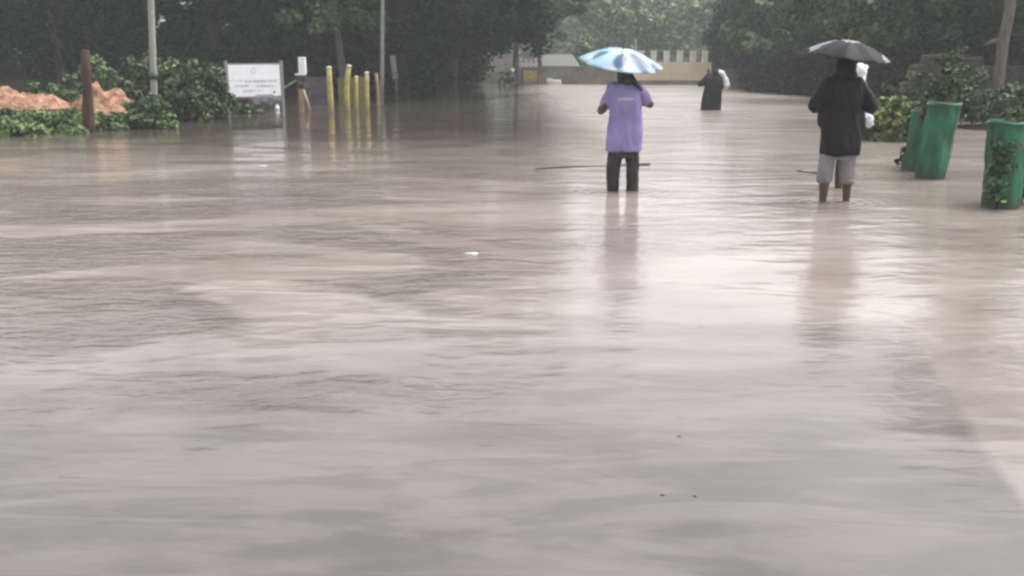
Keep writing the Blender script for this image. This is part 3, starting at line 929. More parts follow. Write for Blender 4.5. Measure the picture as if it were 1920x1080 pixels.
# ------------------------------------------------------------------ far walls
def far_walls():
    YW = 55.0
    def X(px): return at(px, 120, YW).x
    def Z(py): return at(1270, py, YW).z
    # peach wall with pillars
    root = empty('compound_wall', (X(1262), YW, 0), 0, 'peach compound wall topped by white pillars across the far end of the road', 'wall')
    x0, x1 = X(1182) - X(1262), X(1333) - X(1262)
    MB().box(((x0 + x1) / 2, 0, (Z(117) - 0.3) / 2), (x1 - x0, 0.3, Z(117) + 0.3)).build('wall', M['peach'], root, bevel=0.01)
    MB().box(((x0 + x1) / 2, -0.18, 0.03), (x1 - x0 + 0.1, 0.12, 0.4)).build('plinth', M['grey_plaster'], root, bevel=0.01)
    for px in (1201, 1225, 1249.5, 1274, 1299, 1321):
        x = X(px) - X(1262)
        MB().box((x, -0.01, (Z(97) + Z(117.5)) / 2 + 0.01), (0.28, 0.36, Z(97) - Z(117.5))).build('pillar_top', M['white_plaster'], root, bevel=0.01)
        m = MB().box((x, -0.01, Z(118) / 2), (0.30, 0.34, Z(118)))
        m.build('pillar', M['peach'], root, bevel=0.01)
        MB().box((x, -0.01, Z(97) + 0.03), (0.34, 0.42, 0.055)).build('pillar_cap', M['white_plaster'], root, bevel=0.01)
    # lower grey wall on the left
    root = empty('compound_wall', (X(1090), YW + 0.6, 0), 0, 'low grey brown wall left of the peach wall', 'wall')
    x0, x1 = X(965) - X(1090), X(1183) - X(1090)
    MB().box(((x0 + x1) / 2, 0, (Z(128) - 0.3) / 2), (x1 - x0, 0.25, Z(128) + 0.3)).build('wall', M['grey_plaster'], root, bevel=0.01)
    MB().box(((x0 + x1) / 2, 0, Z(128) + 0.03), (x1 - x0 + 0.05, 0.34, 0.055)).build('coping', M['grey_plaster'], root, bevel=0.01)
    # yellow board
    root = empty('board', (X(994), YW - 0.6, 0), 0, 'dull yellow board standing against the low grey wall', 'board')
    MB().box((0, 0, (Z(132) + Z(151)) / 2), (0.75, 0.05, Z(132) - Z(151))).build('panel', M['yellow'], root, bevel=0.01)
    for sx in (-1, 1):
        MB().box((sx * 0.43, 0, Z(130) / 2 - 0.1), (0.1, 0.08, Z(130) + 0.2)).build('post', M['bark_pale'], root)
    # white block at the wall foot
    root = empty('concrete_block', (X(1037), YW - 1.0, 0), 0, 'small white concrete block at the foot of the low grey wall', 'block')
    MB().box((0, 0, 0.11), (0.8, 0.35, 0.34)).build('block', M['white_plaster'], root, bevel=0.05)
    MB().box((-0.2, 0, 0.31), (0.35, 0.3, 0.08)).build('cap', M['white_plaster'], root, bevel=0.02)
    # white railing
    root = empty('railing', (X(992), YW + 1.4, 0), 0, 'pale railing with four uprights above the yellow board', 'railing')
    Z2 = lambda py: at(992, py, YW + 1.4).z
    for k, hh in enumerate((106, 110, 113, 105)):
        MB().box((-0.42 + k * 0.28, 0, Z2(hh) / 2), (0.07, 0.07, Z2(hh))).build('upright', M['white_plaster'], root)
    MB().box((0, 0.0, Z2(121)), (1.02, 0.05, 0.16)).build('rail', M['white_plaster'], root)
    # hut with grey roof
    YH = 62.0
    root = empty('hut', (at(1045, 120, YH).x, YH, 0), 0, 'low hut with grey sheet roof behind the grey wall', 'hut')
    zt, ze = at(1045, 102, YH).z, at(1045, 122, YH).z
    MB().box((0, 0, ze / 2), (2.2, 2.4, ze + 0.1)).build('wall', M['grey_dark'], root)
    vs = [(-1.45, -1.5, ze - 0.05), (1.35, -1.5, ze - 0.05), (1.35, 1.5, ze - 0.05), (-1.45, 1.5, ze - 0.05), (-0.9, 0, zt), (0.95, 0, zt)]
    MB().add(vs, [(0, 1, 5, 4), (1, 2, 5), (2, 3, 4, 5), (3, 0, 4), (0, 3, 2, 1)]).build('roof', M['roof'], root)
    MB().box((0.3, -1.205, ze / 2 - 0.05), (0.6, 0.04, ze - 0.2)).build('door', M['dark_metal'], root)
far_walls()

# bush with pale top left of the blue umbrella
bush(1092, 150, 1.5, 2.9, 'pale bush top showing left of the blue umbrella behind the wall', 'leaf_pale', 41, lsize=0.2, clumps=40, z=0.1)


# ------------------------------------------------------------------ boulder on the right
def side_wall():
    Yb = 29.0
    x0, x1, x2, x3 = (at(p, 200, Yb).x for p in (1690, 1722, 1835, 1925))
    zt = at(1770, 101, Yb).z
    prof = [(x0, -0.4), (x0, zt * 0.50), (x0 + 0.22, zt * 0.53), (x0 + 0.25, zt * 0.80), (x0 + 0.55, zt * 0.83), (x0 + 0.58, zt * 0.98), (x1 + 0.7, zt), (x1 + 1.0, zt * 0.93), (x2, zt * 0.95), (x2 + 0.05, zt * 0.78), (x3, zt * 0.80), (x3 + 1.6, zt * 0.85), (x3 + 1.6, -0.4)]
    n = len(prof)
    vs = [(x, 0, z) for x, z in prof] + [(x, 0.4, z) for x, z in prof]
    fs = [tuple(range(n)), tuple(reversed(range(n, 2 * n)))] + [(k, k + n, (k + 1) % n + n, (k + 1) % n) for k in range(n)]
    o = MB().add(vs, fs).build('old_wall', M['rock'], None, bevel=0.05)
    o.location = (0, Yb, 0)
    tag(o, 'broken grey brown wall under the trees behind the green tree guards', 'wall')
side_wall()

# ------------------------------------------------------------------ green tree guards
def tree_guard(px_b, py_b, px_t, py_t, w, label, seed, tuft=True, wt=None):
    b = gnd(px_b, py_b)
    t = at(px_t, py_t, b.y)
    dx, h = t.x - b.x, t.z
    root = empty('tree_guard', (b.x, b.y, 0), 0, label, 'tree guard', 'green net tree guards along the right verge')
    n = 40
    vs, fs = [], []
    zs = [-0.15 + (h + 0.15) * k / 22 for k in range(23)]
    for inner in (0, 1):
        for z in zs:
            f = z / h
            for k in range(n):
                a = 2 * PI * k / n
                rr = w / 2 * (1 + (wt or 0) * f)
                sq = 1 + 0.05 * math.cos(4 * a + seed)
                wob = 0.03 * noise.noise(Vector((math.cos(a) * 1.5, math.sin(a) * 1.5, z * 3 + seed * 7))) + 0.012 * noise.noise(Vector((math.cos(a) * 5, math.sin(a) * 5, z * 9 + seed)))
                top = 0.010 * math.sin(3 * a + seed) * (1 if z > h * 0.95 else 0)
                q = rr * sq + wob - inner * 0.008
                vs.append((dx * f + q * math.cos(a), q * math.sin(a), z + top))
    m_ = len(zs)
    for i in range(m_ - 1):
        for k in range(n):
            k2 = (k + 1) % n
            fs.append((i * n + k, i * n + k2, (i + 1) * n + k2, (i + 1) * n + k))
            o_ = m_ * n
            fs.append((o_ + i * n + k, o_ + (i + 1) * n + k, o_ + (i + 1) * n + k2, o_ + i * n + k2))
    for k in range(n):
        k2 = (k + 1) % n
        fs.append(((m_ - 1) * n + k, (m_ - 1) * n + k2, m_ * n + (m_ - 1) * n + k2, m_ * n + (m_ - 1) * n + k))
    MB().add(vs, fs).build('netting', M['net'], root, True)
    # rim band
    rr = w / 2 * (1 + (wt or 0)) + 0.012
    pts = [(dx + rr * math.cos(a), rr * math.sin(a), h - 0.02 + 0.010 * math.sin(3 * a + seed)) for a in np.linspace(0, 2 * PI, 33)]
    MB().tube(pts, 0.016, 6, ends=False).build('rim', M['net_pale'], root, True)
    for a in (0.6, 2.7, 4.6):
        r2 = w / 2 - 0.03
        MB().tube([(r2 * math.cos(a) - dx * 0.1, r2 * math.sin(a), -0.3), (dx + r2 * math.cos(a), r2 * math.sin(a), h + 0.02)], 0.012, 6).build('stake', M['wood'], root, True)
    return root, b, dx, h
tree_guard(1711, 320, 1732, 206, 0.30, 'narrow dark green net tree guard, left and rear one of the leaning pair', 1)
tree_guard(1743, 334, 1771, 192, 0.39, 'leaning green net tree guard, front one of the pair', 2, wt=0.03)
tree_guard(1875, 388, 1890, 226, 0.40, 'bright green net tree guard nearest the camera at the right edge', 3, wt=-0.02)

def sapling(px, py, zr, w, label, leaf, seed, lsize=0.06, dx=0.0, clumps=16):
    b = gnd(px, py)
    rng = np.random.default_rng(seed)
    root = empty('sapling', (b.x, b.y, 0), 0, label, 'sapling')
    c, r = [], []
    m = MB()
    z0, z1 = zr
    m.tube([(0, 0, -0.2), (dx * 0.5, 0, z1 * 0.5), (dx, 0, z1)], [0.016, 0.012, 0.004], 6)
    for k in range(clumps):
        z = rng.uniform(z0, z1); a = rng.uniform(0, 2 * PI); q = w * rng.uniform(0.2, 1)
        p = (dx * z / z1 + q * math.cos(a), q * math.sin(a), z)
        c.append(p); r.append(0.07)
        m.tube([(dx * z / z1, 0, z - 0.06), p], [0.006, 0.003], 4)
    m.build('stem', M['bark'], root, True)
    link('foliage', leaf_mesh('foliage', c, r, 22, lsize, rng, up=0.4, droop=0.3), M[leaf], root, False)
sapling(1735, 322, (0.75, 1.62), 0.34, 'brownish sapling topping the leaning pair of tree guards', 'leaf_brown', 51, lsize=0.10, dx=0.30, clumps=44)
sapling(1705, 314, (0.10, 0.95), 0.20, 'small leafy climber on the left side of the rear tree guard', 'leaf_brown', 52, lsize=0.08, dx=0.08, clumps=34)
sapling(1882, 384, (0.75, 1.12), 0.12, 'thin sapling inside the nearest tree guard', 'leaf_bush', 53, dx=0.08, clumps=10)
sapling(1852, 380, (0.05, 0.85), 0.10, 'creeper climbing the left side of the nearest tree guard', 'leaf_brown', 57, lsize=0.06, dx=0.06, clumps=20)
sapling(1914, 380, (0.02, 0.50), 0.18, 'low leafy plant at the right foot of the nearest tree guard', 'leaf_bush', 54, lsize=0.08, clumps=24)
sapling(1868, 393, (0.10, 0.75), 0.15, 'small pale leaves pressed against the front of the nearest tree guard', 'leaf_bush', 55, lsize=0.06, dx=0.0, clumps=24)

# ------------------------------------------------------------------ umbrellas
def umbrella(name, apex, hand, Rr, H, label, mat_kind, seed=0):
    """origin at the hand; local Z runs up the shaft"""
    hand, apex = Vector(hand), Vector(apex)
    ax = apex - hand
    L_ = ax.length
    root = empty(name, hand, 0, label, 'umbrella')
    root.rotation_mode = 'QUATERNION'
    root.rotation_quaternion = ax.to_track_quat('Z', 'Y')
    n8, sub = 8, 8
    n = n8 * sub
    nr = 14
    vs, cols = [], []
    rnd = random.Random(seed)
    for th in (0.0, 0.003):
        for j in range(nr + 1):
            q = j / nr
            for i in range(n):
                a = 2 * PI * (i / n) + seed * 0.2
                fr = (i % sub) / sub
                sag = math.sin(fr * PI)
                rr = Rr * q * (1 - 0.10 * sag * q)
                z = L_ - 0.03 - H * (q ** 1.9) - 0.022 * sag * math.sin(q * PI * 0.75) - th + 0.006 * noise.noise(Vector((a * 3, q * 4, seed)))
                vs.append((rr * math.cos(a), rr * math.sin(a), z))
    fs = []
    off = (nr + 1) * n
    for j in range(nr):
        for i in range(n):
            i2 = (i + 1) % n
            fs.append((j * n + i, (j + 1) * n + i, (j + 1) * n + i2, j * n + i2))
            fs.append((off + j * n + i, off + j * n + i2, off + (j + 1) * n + i2, off + (j + 1) * n + i))
    for i in range(n):
        i2 = (i + 1) % n
        fs.append((nr * n + i, off + nr * n + i, off + nr * n + i2, nr * n + i2))
    m = MB().add(vs, fs)
    if mat_kind == 'blue':
        o = m.build('canopy', M['umb_blue'], root, True)
        me = o.data
        ca = me.color_attributes.new('Col', 'FLOAT_COLOR', 'POINT')
        for k, v in enumerate(vs):
            w = root.rotation_quaternion @ Vector(v)
            c0 = root.rotation_quaternion @ Vector((0, 0, v[2]))
            a = math.atan2(w.y - c0.y, w.x - c0.x); q = math.hypot(v[0], v[1]) / Rr
            base = Vector((0.24, 0.43, 0.52))
            p = noise.noise(Vector((v[0] * 5, v[1] * 5, 2.0)))
            base = base.lerp(Vector((0.48, 0.58, 0.60)), sstep(-0.1, 0.25, p))
            base = base.lerp(Vector((0.24, 0.34, 0.52)), 0.8 * sstep(0.12, 0.3, noise.noise(Vector((v[0] * 6, v[1] * 6, 9.0)))))
            for (pa, pq, wa, wq) in BLUE_PATCHES:
                da = (a - pa + PI) % (2 * PI) - PI
                e = (da * q / wa) ** 2 + ((q - pq) / wq) ** 2 + 0.35 * noise.noise(Vector((v[0] * 11, v[1] * 11, 1)))
                base = base.lerp(Vector((0.035, 0.085, 0.17)), 1 - sstep(0.75, 1.15, e))
            ca.data[k].color = (*base, 1)
    else:
        o = m.build('canopy', M['umb_grey'], root, True)
        o.data.materials.append(M['umb_sheen_tip'])
        for p in o.data.polygons:
            c = p.center
            q = math.hypot(c.x, c.y) / Rr
            w = root.rotation_quaternion @ c
            if (q < 0.9 and w.y > -0.05 * Rr) or q < 0.22 or (w.x > 0.84 * Rr and abs(w.y) < 0.3):  # sky sheen painted on the top of grey fabric; right tip is pale pattern
                p.material_index = 1
    m = MB()
    for k in range(8):
        a = 2 * PI * k / 8 + seed * 0.2
        pts = []
        for q in (0.03, 0.3, 0.55, 0.8, 1.0):
            pts.append((Rr * q * math.cos(a), Rr * q * math.sin(a), L_ - 0.03 - H * (q ** 1.9) - 0.010))
        mm = MB(); mm.tube(pts, 0.003, 5)
        mm.tube([(0.01 * math.cos(a), 0.01 * math.sin(a), L_ - H * 1.35), pts[2]], 0.0022, 4)
        mm.build('rib', M['steel'], root, True)
    MB().tube([(0, 0, -0.02), (0, 0, L_ - 0.03)], 0.006, 8).build('shaft', M['steel'], root, True)
    MB().tube([(0, 0, L_ - 0.035), (0, 0, L_ + 0.01), (0, 0, L_ + 0.045)], [0.012, 0.008, 0.004], 8).build('ferrule', M['dark_metal'], root, True)
    MB().tube([(0, 0, 0.05), (0, 0, -0.06), (0.012, 0, -0.1), (0.04, 0, -0.115), (0.06, 0, -0.09)], 0.013, 8).build('handle', M['dark_metal'], root, True)
    return root
# (angle, radius, angular half-width, radial half-width), angle -pi/2 faces the camera
BLUE_PATCHES = [(-1.72, 0.62, 0.17, 0.30), (-0.95, 0.62, 0.20, 0.34), (-2.75, 0.55, 0.14, 0.2), (-0.35, 0.85, 0.16, 0.18), (1.6, 0.6, 0.25, 0.3), (2.4, 0.7, 0.18, 0.25), (0.7, 0.6, 0.2, 0.25)]

# ------------------------------------------------------------------ people (local: facing +Y, z = 0 at the water surface)
def hand_shapes(mb, wrist, direction, side, grip=True, scale=1.0):
    """palm, four fingers of unequal length and a thumb from the palm's side"""
    d = Vector(direction).normalized()
    up = Vector((0, 0, 1))
    s = d.cross(up)
    if s.length < 0.1: s = Vector((1, 0, 0))
    s.normalize(); s = s * side
    nrm = s.cross(d).normalized()
    w = Vector(wrist)
    palm = w + d * 0.05
    for k in (-1, 0, 1):
        mb.capsule(w + s * 0.010 * k, w + d * 0.085 + s * 0.024 * k, 0.019, 0.017, 8)
    lens = (0.062, 0.075, 0.070, 0.052)
    for k in range(4):
        o = (k - 1.5) * 0.021
        base = w + d * 0.09 + s * o
        c1 = base + d * lens[k] * 0.45 + nrm * -0.008
        bend = -0.75 if grip else -0.3
        c2 = c1 + (d * 0.35 + nrm * bend).normalized() * lens[k] * 0.4
        c3 = c2 + (d * (-0.4 if grip else 0.3) + nrm * bend).normalized() * lens[k] * 0.3
        mb.chain([base, c1, c2, c3], [0.0095, 0.009, 0.0085, 0.0075], 8)
    tb = w + d * 0.035 - s * 0.032
    mb.chain([tb, tb + (d * 0.6 - s * 0.7).normalized() * 0.035, tb + (d * 0.9 - s * 0.2 - nrm * 0.5).normalized() * 0.062], [0.012, 0.010, 0.008], 8)

def person(loc, rz, label, d, P):
    """P: dict of dimensions measured above the water, d: water depth"""
    root = empty('person', (loc.x, loc.y, 0), rz, label, 'person')
    hz = P['head_top']
    hr = 0.105
    hx = P.get('hx', 0.0)
    sh = P['shoulder']
    # body: one continuous surface
    b = MB()
    b.ell((hx, 0.01, hz - 0.125), (0.077, 0.097, 0.118))
    b.ell((hx, 0.045, hz - 0.175), (0.052, 0.055, 0.06))
    b.ell((hx, 0.107, hz - 0.145), (0.013, 0.018, 0.025))                      # nose
    b.ell((hx, 0.092, hz - 0.185), (0.025, 0.012, 0.009))                      # lips
    b.ell((hx, 0.09, hz - 0.107), (0.05, 0.014, 0.010))                        # brow
    for s in (-1, 1):
        b.ell((hx + s * 0.080, 0.0, hz - 0.14), (0.010, 0.022, 0.032))         # ears
    b.capsule((hx * 0.6, -0.005, sh - 0.03), (hx, 0.0, hz - 0.19), 0.056, 0.050)
    hip = P['hip']
    b.loft([(0, 0, hip - 0.12, 0.13, 0.09), (0, 0, hip, 0.16, 0.105), (0, 0, (hip + sh) / 2, 0.14, 0.095), (0, 0, sh - 0.14, 0.165, 0.10), (0, 0, sh - 0.03, 0.13, 0.07), (0, 0, sh + 0.02, 0.06, 0.05)])
    for s, key in ((-1, 'armL'), (1, 'armR')):
        A = [Vector(v) for v in P[key]]
        b.chain([A[0], A[0].lerp(A[1], 0.5), A[1], A[1].lerp(A[2], 0.5), A[2]], P.get('arm_r', [0.052, 0.044, 0.036, 0.036, 0.025]))
        hand_shapes(b, A[2], P.get(key + '_hd', (A[2] - A[1])), s, True)
    for s, key in ((-1, 'legL'), (1, 'legR')):
        G = [Vector(v) for v in P[key]]
        b.chain([Vector((s * 0.085, 0, hip - 0.03)), G[0], G[0].lerp(G[1], 0.4), G[1]], [0.088, 0.056, 0.058, 0.038])
        b.chain([G[1] + Vector((0, 0, 0.0)), G[1] + Vector((s * 0.01, 0.06, -0.055)), G[1] + Vector((s * 0.02, 0.15, -0.07))], [0.038, 0.036, 0.026])
    body = b.remesh('body', P.get('skin', M['skin']), root, 0.0085, 2)
    m = MB()
    for s in (-1, 1):
        m.ell((hx + s * 0.032, 0.093, hz - 0.125), (0.013, 0.009, 0.009))
    m.build('eyes', M['eye'], root, True)
    return root

def folds(amp=0.012, sx=7, sz=3, seed=0.0):
    def f(c):
        return amp * noise.noise(Vector((c.x * sx, c.y * sx, c.z * sz + seed))) + amp * 0.5 * noise.noise(Vector((c.x * sx * 2.6, c.y * sx * 2.6, c.z * sz * 2.4 + c.x * 8 + seed)))
    return f

# -- person in the purple shirt
pp = gnd(1167, 358)
purple_P = dict(arm_r=[0.055, 0.052, 0.052, 0.042, 0.027], head_top=1.54, shoulder=1.325, hip=0.72, hx=-0.005,
    armL=[(-0.175, 0, 1.275), (-0.290, 0.02, 1.005), (-0.13, 0.27, 1.10)],
    armR=[(0.175, 0, 1.275), (0.315, 0.03, 1.085), (0.0, 0.15, 1.18)], armR_hd=(-1, 0.15, 0.1),
    legL=[(-0.125, 0.0, 0.33), (-0.125, 0, -0.08)], legR=[(0.125, 0.02, 0.33), (0.122, 0.02, -0.08)])
root = person(pp, 0, 'person in lilac shirt and dark trousers wading under the blue umbrella', 0.15, purple_P)
s_ = MB()
s_.loft([(0, 0, 0.50, 0.238, 0.150), (0, 0, 0.54, 0.240, 0.152), (0, 0, 0.72, 0.222, 0.145), (0, -0.005, 0.95, 0.205, 0.135), (0, -0.005, 1.12, 0.205, 0.135), (0, 0, 1.24, 0.205, 0.12), (0, 0, 1.31, 0.165, 0.09), (0, 0, 1.355, 0.08, 0.07)], pw=0.9)
s_.chain([(-0.155, 0, 1.27), (-0.215, 0.01, 1.16), (-0.255, 0.02, 1.085)], [0.082, 0.078, 0.068])
s_.chain([(0.155, 0, 1.27), (0.225, 0.01, 1.19), (0.275, 0.02, 1.13)], [0.082, 0.078, 0.068])
shirt = s_.remesh('shirt', M['purple'], root, 0.010, 3, folds(0.026, 6, 2.6, 2.0))
t_ = MB()
t_.loft([(0, 0, 0.42, 0.17, 0.11), (0, 0, 0.55, 0.19, 0.125), (0, 0, 0.80, 0.18, 0.115)])
for s in (-1, 1):
    t_.chain([(s * 0.095, 0, 0.58), (s * 0.120, 0.01, 0.32), (s * 0.125, 0.01, 0.12), (s * 0.125, 0.02, -0.10)], [0.102, 0.090, 0.082, 0.080])
t_.remesh('trousers', M['charcoal'], root, 0.010, 3, folds(0.014, 8, 5, 5.0))
h_ = MB()
h_.ell((-0.005, -0.012, 1.435), (0.104, 0.108, 0.120)); h_.ell((-0.005, -0.045, 1.37), (0.098, 0.066, 0.075))
h_.chain([(0.07, -0.05, 1.40), (0.13, -0.09, 1.33), (0.19, -0.095, 1.265)], [0.045, 0.028, 0.016])
h_.remesh('hair', M['hair'], root, 0.009, 2, lambda c: 0.006 * noise.noise(c * 22))
# row of small letters across the back
m = MB()
rnd = random.Random(8)
x = -0.095
while x < 0.095:
    w = rnd.uniform(0.012, 0.020)
    m.box((x, -0.152, 1.155), (0.005, 0.006, 0.026))
    m.box((x + w * 0.45, -0.152, 1.155 + rnd.choice((-1, 0, 1)) * 0.010), (w * 0.8, 0.005, 0.007))
    m.box((x + w * 0.45, -0.152, 1.155 + rnd.choice((-1, 1)) * 0.010), (w * 0.8, 0.004, 0.006))
    x += w + 0.006
lt = m.build('lettering', M['lettering'], root)
umb = umbrella('umbrella', pp + Vector((-0.03, 0.05, 1.785)), pp + Vector((-0.10, 0.17, 1.19)), 0.53, 0.175,
               'light blue umbrella with dark blue patches held by the person in lilac', 'blue', 1)

# -- person in the long black coat
bp_ = gnd(1564, 378)
black_P = dict(head_top=1.66, shoulder=1.42, hip=0.78, hx=0.01,
    armL=[(-0.18, 0, 1.36), (-0.285, 0.03, 1.10), (-0.14, 0.28, 1.17)],
    armR=[(0.19, 0, 1.36), (0.365, 0.03, 1.08), (0.14, 0.26, 1.18)], armR_hd=(-1, 0.3, 0.2),
    legL=[(-0.135, 0.0, 0.40), (-0.138, 0, -0.03)], legR=[(0.135, 0.02, 0.40), (0.148, 0.02, -0.03)])
root = person(bp_, 0, 'person in long black hooded coat and rolled grey trousers standing in the flood', 0.08, black_P)
s_ = MB()
s_.loft([(0.01, 0, 0.56, 0.232, 0.165), (0.01, 0, 0.62, 0.232, 0.165), (0.0, 0, 0.85, 0.222, 0.155), (0, 0, 1.05, 0.215, 0.15), (0, -0.01, 1.2, 0.235, 0.15), (0, -0.005, 1.32, 0.225, 0.135), (0.005, 0, 1.41, 0.165, 0.11), (0.01, 0, 1.47, 0.115, 0.10), (0.01, 0, 1.52, 0.105, 0.10)], pw=0.9)
s_.chain([(-0.165, 0, 1.35), (-0.235, 0.01, 1.23), (-0.29, 0.03, 1.12), (-0.20, 0.18, 1.16)], [0.092, 0.086, 0.078, 0.062])
s_.chain([(0.165, 0, 1.35), (0.27, 0.01, 1.22), (0.36, 0.03, 1.10), (0.24, 0.17, 1.16)], [0.095, 0.090, 0.078, 0.062])
s_.ell((-0.222, 0.02, 0.98), (0.035, 0.09, 0.12)); s_.ell((0.225, 0.03, 0.94), (0.06, 0.09, 0.13))
s_.remesh('coat', M['black_cloth'], root, 0.011, 3, folds(0.028, 6, 2.4, 7.0))
h_ = MB()
h_.ell((0.01, -0.01, 1.555), (0.118, 0.125, 0.15)); h_.ell((0.01, -0.03, 1.46), (0.125, 0.11, 0.09))
h_.remesh('hood', M['black_cloth'], root, 0.010, 3, lambda c: 0.008 * noise.noise(c * 10))
t_ = MB()
t_.loft([(0, 0, 0.50, 0.17, 0.11), (0, 0, 0.62, 0.19, 0.125), (0, 0, 0.80, 0.18, 0.115)])
for s in (-1, 1):
    t_.chain([(s * 0.10, 0, 0.66), (s * 0.125, 0.01, 0.45), (s * 0.135, 0.01, 0.28)], [0.110, 0.100, 0.088])
tr = t_.remesh('trousers', M['grey_cloth'], root, 0.010, 3, folds(0.014, 8, 5, 1.0))
for s in (-1, 1):
    MB().tube([(s * 0.135, 0.01, 0.225 - 0.012 * s), (s * 0.135, 0.01, 0.285 - 0.012 * s)], [0.083, 0.088], 16).build('cuff', M['grey_cloth'], tr, True)
umbrella('umbrella', bp_ + Vector((0.075, 0.08, 1.875)), bp_ + Vector((0.0, 0.15, 1.22)), 0.475, 0.175,
         'dark grey umbrella with a pale tip and sky sheen painted on top, held by the person in black', 'grey', 2)

# -- white bag hanging at the right of the coat
root = empty('plastic_bag', bp_ + Vector((0.36, 0.16, 0.86)), 0, 'crumpled white plastic bag at the right elbow of the black coat', 'bag')
m = MB(); m.ell((0, 0, 0.08), (0.085, 0.06, 0.075)); m.ell((-0.04, 0, 0.13), (0.04, 0.04, 0.06)); m.ell((0.04, 0.01, 0.04), (0.05, 0.05, 0.05))
m.remesh('bag_body', M['white_cloth'], root, 0.008, 2, lambda c: 0.016 * noise.noise(c * 22))
MB().tube([(-0.04, 0, 0.15), (-0.07, -0.03, 0.21), (-0.03, 0, 0.24), (0.01, 0, 0.16)], 0.006, 6).build('bag_handle', M['white_cloth'], root, True)

# -- person in white almost hidden beyond the black coat
wp = Vector((at(1577, 340, bp_.y + 1.15).x, bp_.y + 1.15, 0))
white_P = dict(head_top=1.58, shoulder=1.36, hip=0.78, hx=0.13,
    armL=[(-0.16, 0, 1.31), (-0.22, 0.03, 1.05), (-0.12, 0.26, 1.10)],
    armR=[(0.17, 0, 1.31), (0.20, 0.03, 1.06), (0.12, 0.27, 1.05)],
    legL=[(-0.19, 0.0, 0.33), (-0.21, 0, -0.06)], legR=[(-0.03, 0.0, 0.33), (-0.03, 0.0, -0.06)])
root = person(wp, 0, 'person in white mostly hidden beyond the black coat with only head covering showing', 0.1, white_P)
s_ = MB()
s_.loft([(0, 0, 0.70, 0.19, 0.13), (0, 0, 0.95, 0.185, 0.125), (0, 0, 1.2, 0.20, 0.125), (0, 0, 1.32, 0.16, 0.09), (0.03, 0, 1.38, 0.08, 0.07)])
s_.chain([(-0.15, 0, 1.30), (-0.22, 0.03, 1.06), (-0.15, 0.2, 1.08)], [0.075, 0.062, 0.05])
s_.chain([(0.15, 0, 1.30), (0.20, 0.03, 1.07), (0.14, 0.2, 1.05)], [0.075, 0.062, 0.05])
s_.remesh('shirt', M['grey_cloth'], root, 0.012, 3, folds(0.012))
t_ = MB()
t_.loft([(0, 0, 0.5, 0.15, 0.10), (0, 0, 0.75, 0.17, 0.11)])
t_.chain([(-0.10, 0, 0.62), (-0.19, 0, 0.33), (-0.21, 0, -0.05)], [0.09, 0.06, 0.05])
t_.chain([(0.05, 0, 0.62), (-0.03, 0, 0.33), (-0.03, 0, -0.05)], [0.08, 0.052, 0.042])
t_.remesh('trousers', M['brown_cloth'], root, 0.012, 3, folds(0.01))
h_ = MB(); h_.ell((0.115, -0.01, 1.475), (0.088, 0.10, 0.105)); h_.ell((0.14, -0.05, 1.38), (0.05, 0.06, 0.08)); h_.ell((0.17, 0.0, 1.53), (0.05, 0.06, 0.035))
h_.remesh('head_cloth', M['white_cloth'], root, 0.010, 2, lambda c: 0.012 * noise.noise(c * 14))

# -- distant wading person
fp = gnd(1334, 206)
far_P = dict(head_top=1.24, shoulder=1.00, hip=0.36, hx=0.07,
    armL=[(-0.16, 0, 0.95), (-0.38, 0.03, 0.78), (-0.13, 0.12, 1.10)], armL_hd=(0.1, 0.1, 1),
    armR=[(0.2, 0, 0.95), (0.28, 0.03, 0.70), (0.12, 0.25, 0.75)],
    legL=[(-0.12, 0.0, -0.1), (-0.12, 0, -0.45)], legR=[(0.12, 0.02, -0.1), (0.12, 0.02, -0.45)])
root = person(fp, 0, 'distant person in dark coat wading thigh deep towards the peach wall', 0.5, far_P)
s_ = MB()
s_.loft([(-0.03, 0, -0.25, 0.31, 0.17), (-0.03, 0, 0.0, 0.315, 0.18), (0.0, 0, 0.4, 0.30, 0.17), (0.04, 0, 0.75, 0.28, 0.16), (0.05, 0, 0.92, 0.24, 0.14), (0.06, 0, 1.01, 0.14, 0.10), (0.07, 0, 1.08, 0.09, 0.09)], pw=0.85)
s_.chain([(-0.14, 0, 0.93), (-0.27, 0.02, 0.82), (-0.38, 0.03, 0.77)], [0.10, 0.085, 0.075])
s_.chain([(-0.36, 0.03, 0.79), (-0.23, 0.07, 0.95), (-0.15, 0.1, 1.06)], [0.07, 0.06, 0.05])
s_.chain([(0.17, 0, 0.93), (0.28, 0.03, 0.72), (0.2, 0.18, 0.74)], [0.10, 0.08, 0.06])
s_.remesh('coat', M['black_cloth'], root, 0.016, 3, folds(0.016))
h_ = MB(); h_.ell((0.07, -0.01, 1.14), (0.10, 0.11, 0.12))
h_.remesh('hood', M['black_cloth'], root, 0.012, 3, None)
# white plastic sheet over the shoulder
b = fp + Vector((0.28, -0.02, 0.95))
root = empty('plastic_sheet', b, 0, 'white plastic sheet carried over the shoulder of the distant wader', 'plastic sheet')
m = MB(); m.chain([(-0.16, 0, 0.22), (-0.02, 0, 0.17), (0.08, 0, 0.05)], [0.05, 0.075, 0.05])
m.remesh('sheet', M['white_cloth'], root, 0.012, 3, lambda c: 0.02 * noise.noise(c * 14))
m = MB(); m.chain([(0.10, 0, 0.0), (0.14, 0, -0.2)], [0.07, 0.10])
m.remesh('fold', M['ink_pale'], root, 0.012, 3, lambda c: 0.02 * noise.noise(c * 12))

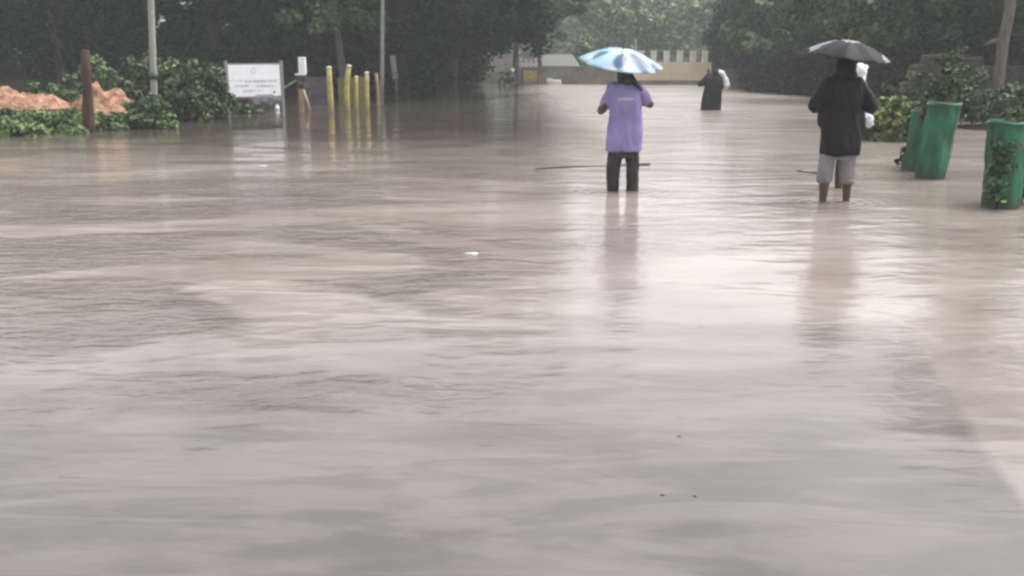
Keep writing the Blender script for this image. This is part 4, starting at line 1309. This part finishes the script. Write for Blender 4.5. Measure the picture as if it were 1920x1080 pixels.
# ------------------------------------------------------------------ things floating on the water
def stick(px0, py0, px1, py1, r, label):
    a, b = gnd(px0, py0, 0.005), gnd(px1, py1, 0.012)
    mid = (a + b) / 2
    pts = []
    for k in range(9):
        f = k / 8
        p = a.lerp(b, f) - mid
        p.y += 0.05 * math.sin(f * 5); p.z += 0.006 * math.sin(f * 9)
        pts.append(p)
    o = MB().tube(pts, [r * (0.7 + 0.3 * math.sin(i)) for i in range(9)], 7).build('stick', M['wood'], None, True)
    o.location = mid
    tag(o, label, 'stick')
stick(1003, 317, 1218, 307, 0.017, 'long thin stick floating across behind the person in lilac')
stick(1494, 321, 1530, 324, 0.015, 'short thin stick floating left of the person in black')
def scrap(px, py, s, label, seed):
    b = gnd(px, py)
    m = MB()
    rng = random.Random(seed)
    n = 9
    vs = [(0, 0, 0.014)] + [(s * rng.uniform(0.7, 1.1) * math.cos(2 * PI * k / n), 0.5 * s * rng.uniform(0.7, 1.1) * math.sin(2 * PI * k / n), 0.006) for k in range(n)]
    vs += [(v[0], v[1], v[2] - 0.012) for v in vs]
    fs = [(0, 1 + k, 1 + (k + 1) % n) for k in range(n)] + [(n + 1, n + 2 + (k + 1) % n, n + 2 + k) for k in range(n)] + [(1 + k, n + 2 + k, n + 2 + (k + 1) % n, 1 + (k + 1) % n) for k in range(n)]
    o = m.add(vs, fs).build('plastic_scrap', M['litter'], None, True)
    o.location = b
    tag(o, label, 'litter', 'litter floating on the flood')
scrap(884, 476, 0.075, 'pale plastic scrap floating in the middle of the flood', 1)
scrap(492, 311, 0.07, 'small white scrap floating in front of the notice board', 2)
def pebble(px, py, s, label):
    b = gnd(px, py)
    o = MB().ell((0, 0, 0), (s, s * 0.8, s * 0.3)).build('dead_leaf', M['bark_pale'], None, True)
    o.location = (b.x, b.y, 0.003)
    tag(o, label, 'dead leaf', 'dead leaves drifting in the shallows')
pebble(1274, 818, 0.008, 'tiny dark leaf drifting in the smooth shallows, farthest of three')
pebble(1243, 928, 0.009, 'tiny dark leaf in the near shallows, left of two')
pebble(1303, 930, 0.008, 'tiny dark leaf in the near shallows, right of two')

# ------------------------------------------------------------------ rain haze
HAZE = 0.0016
hm = bpy.data.materials.new('haze')
hm.use_nodes = True
nt = hm.node_tree
nt.nodes.clear()
pv = nt.nodes.new('ShaderNodeVolumePrincipled')
pv.inputs['Color'].default_value = (0.90, 0.97, 0.95, 1)
pv.inputs['Density'].default_value = HAZE
pv.inputs['Anisotropy'].default_value = 0.2
out = nt.nodes.new('ShaderNodeOutputMaterial')
nt.links.new(pv.outputs[0], out.inputs['Volume'])
hz = MB().box((0, 220, 6.0), (820, 580, 15.5)).build('haze', hm)
tag(hz, 'thin grey rain haze', 'haze', kind='stuff')
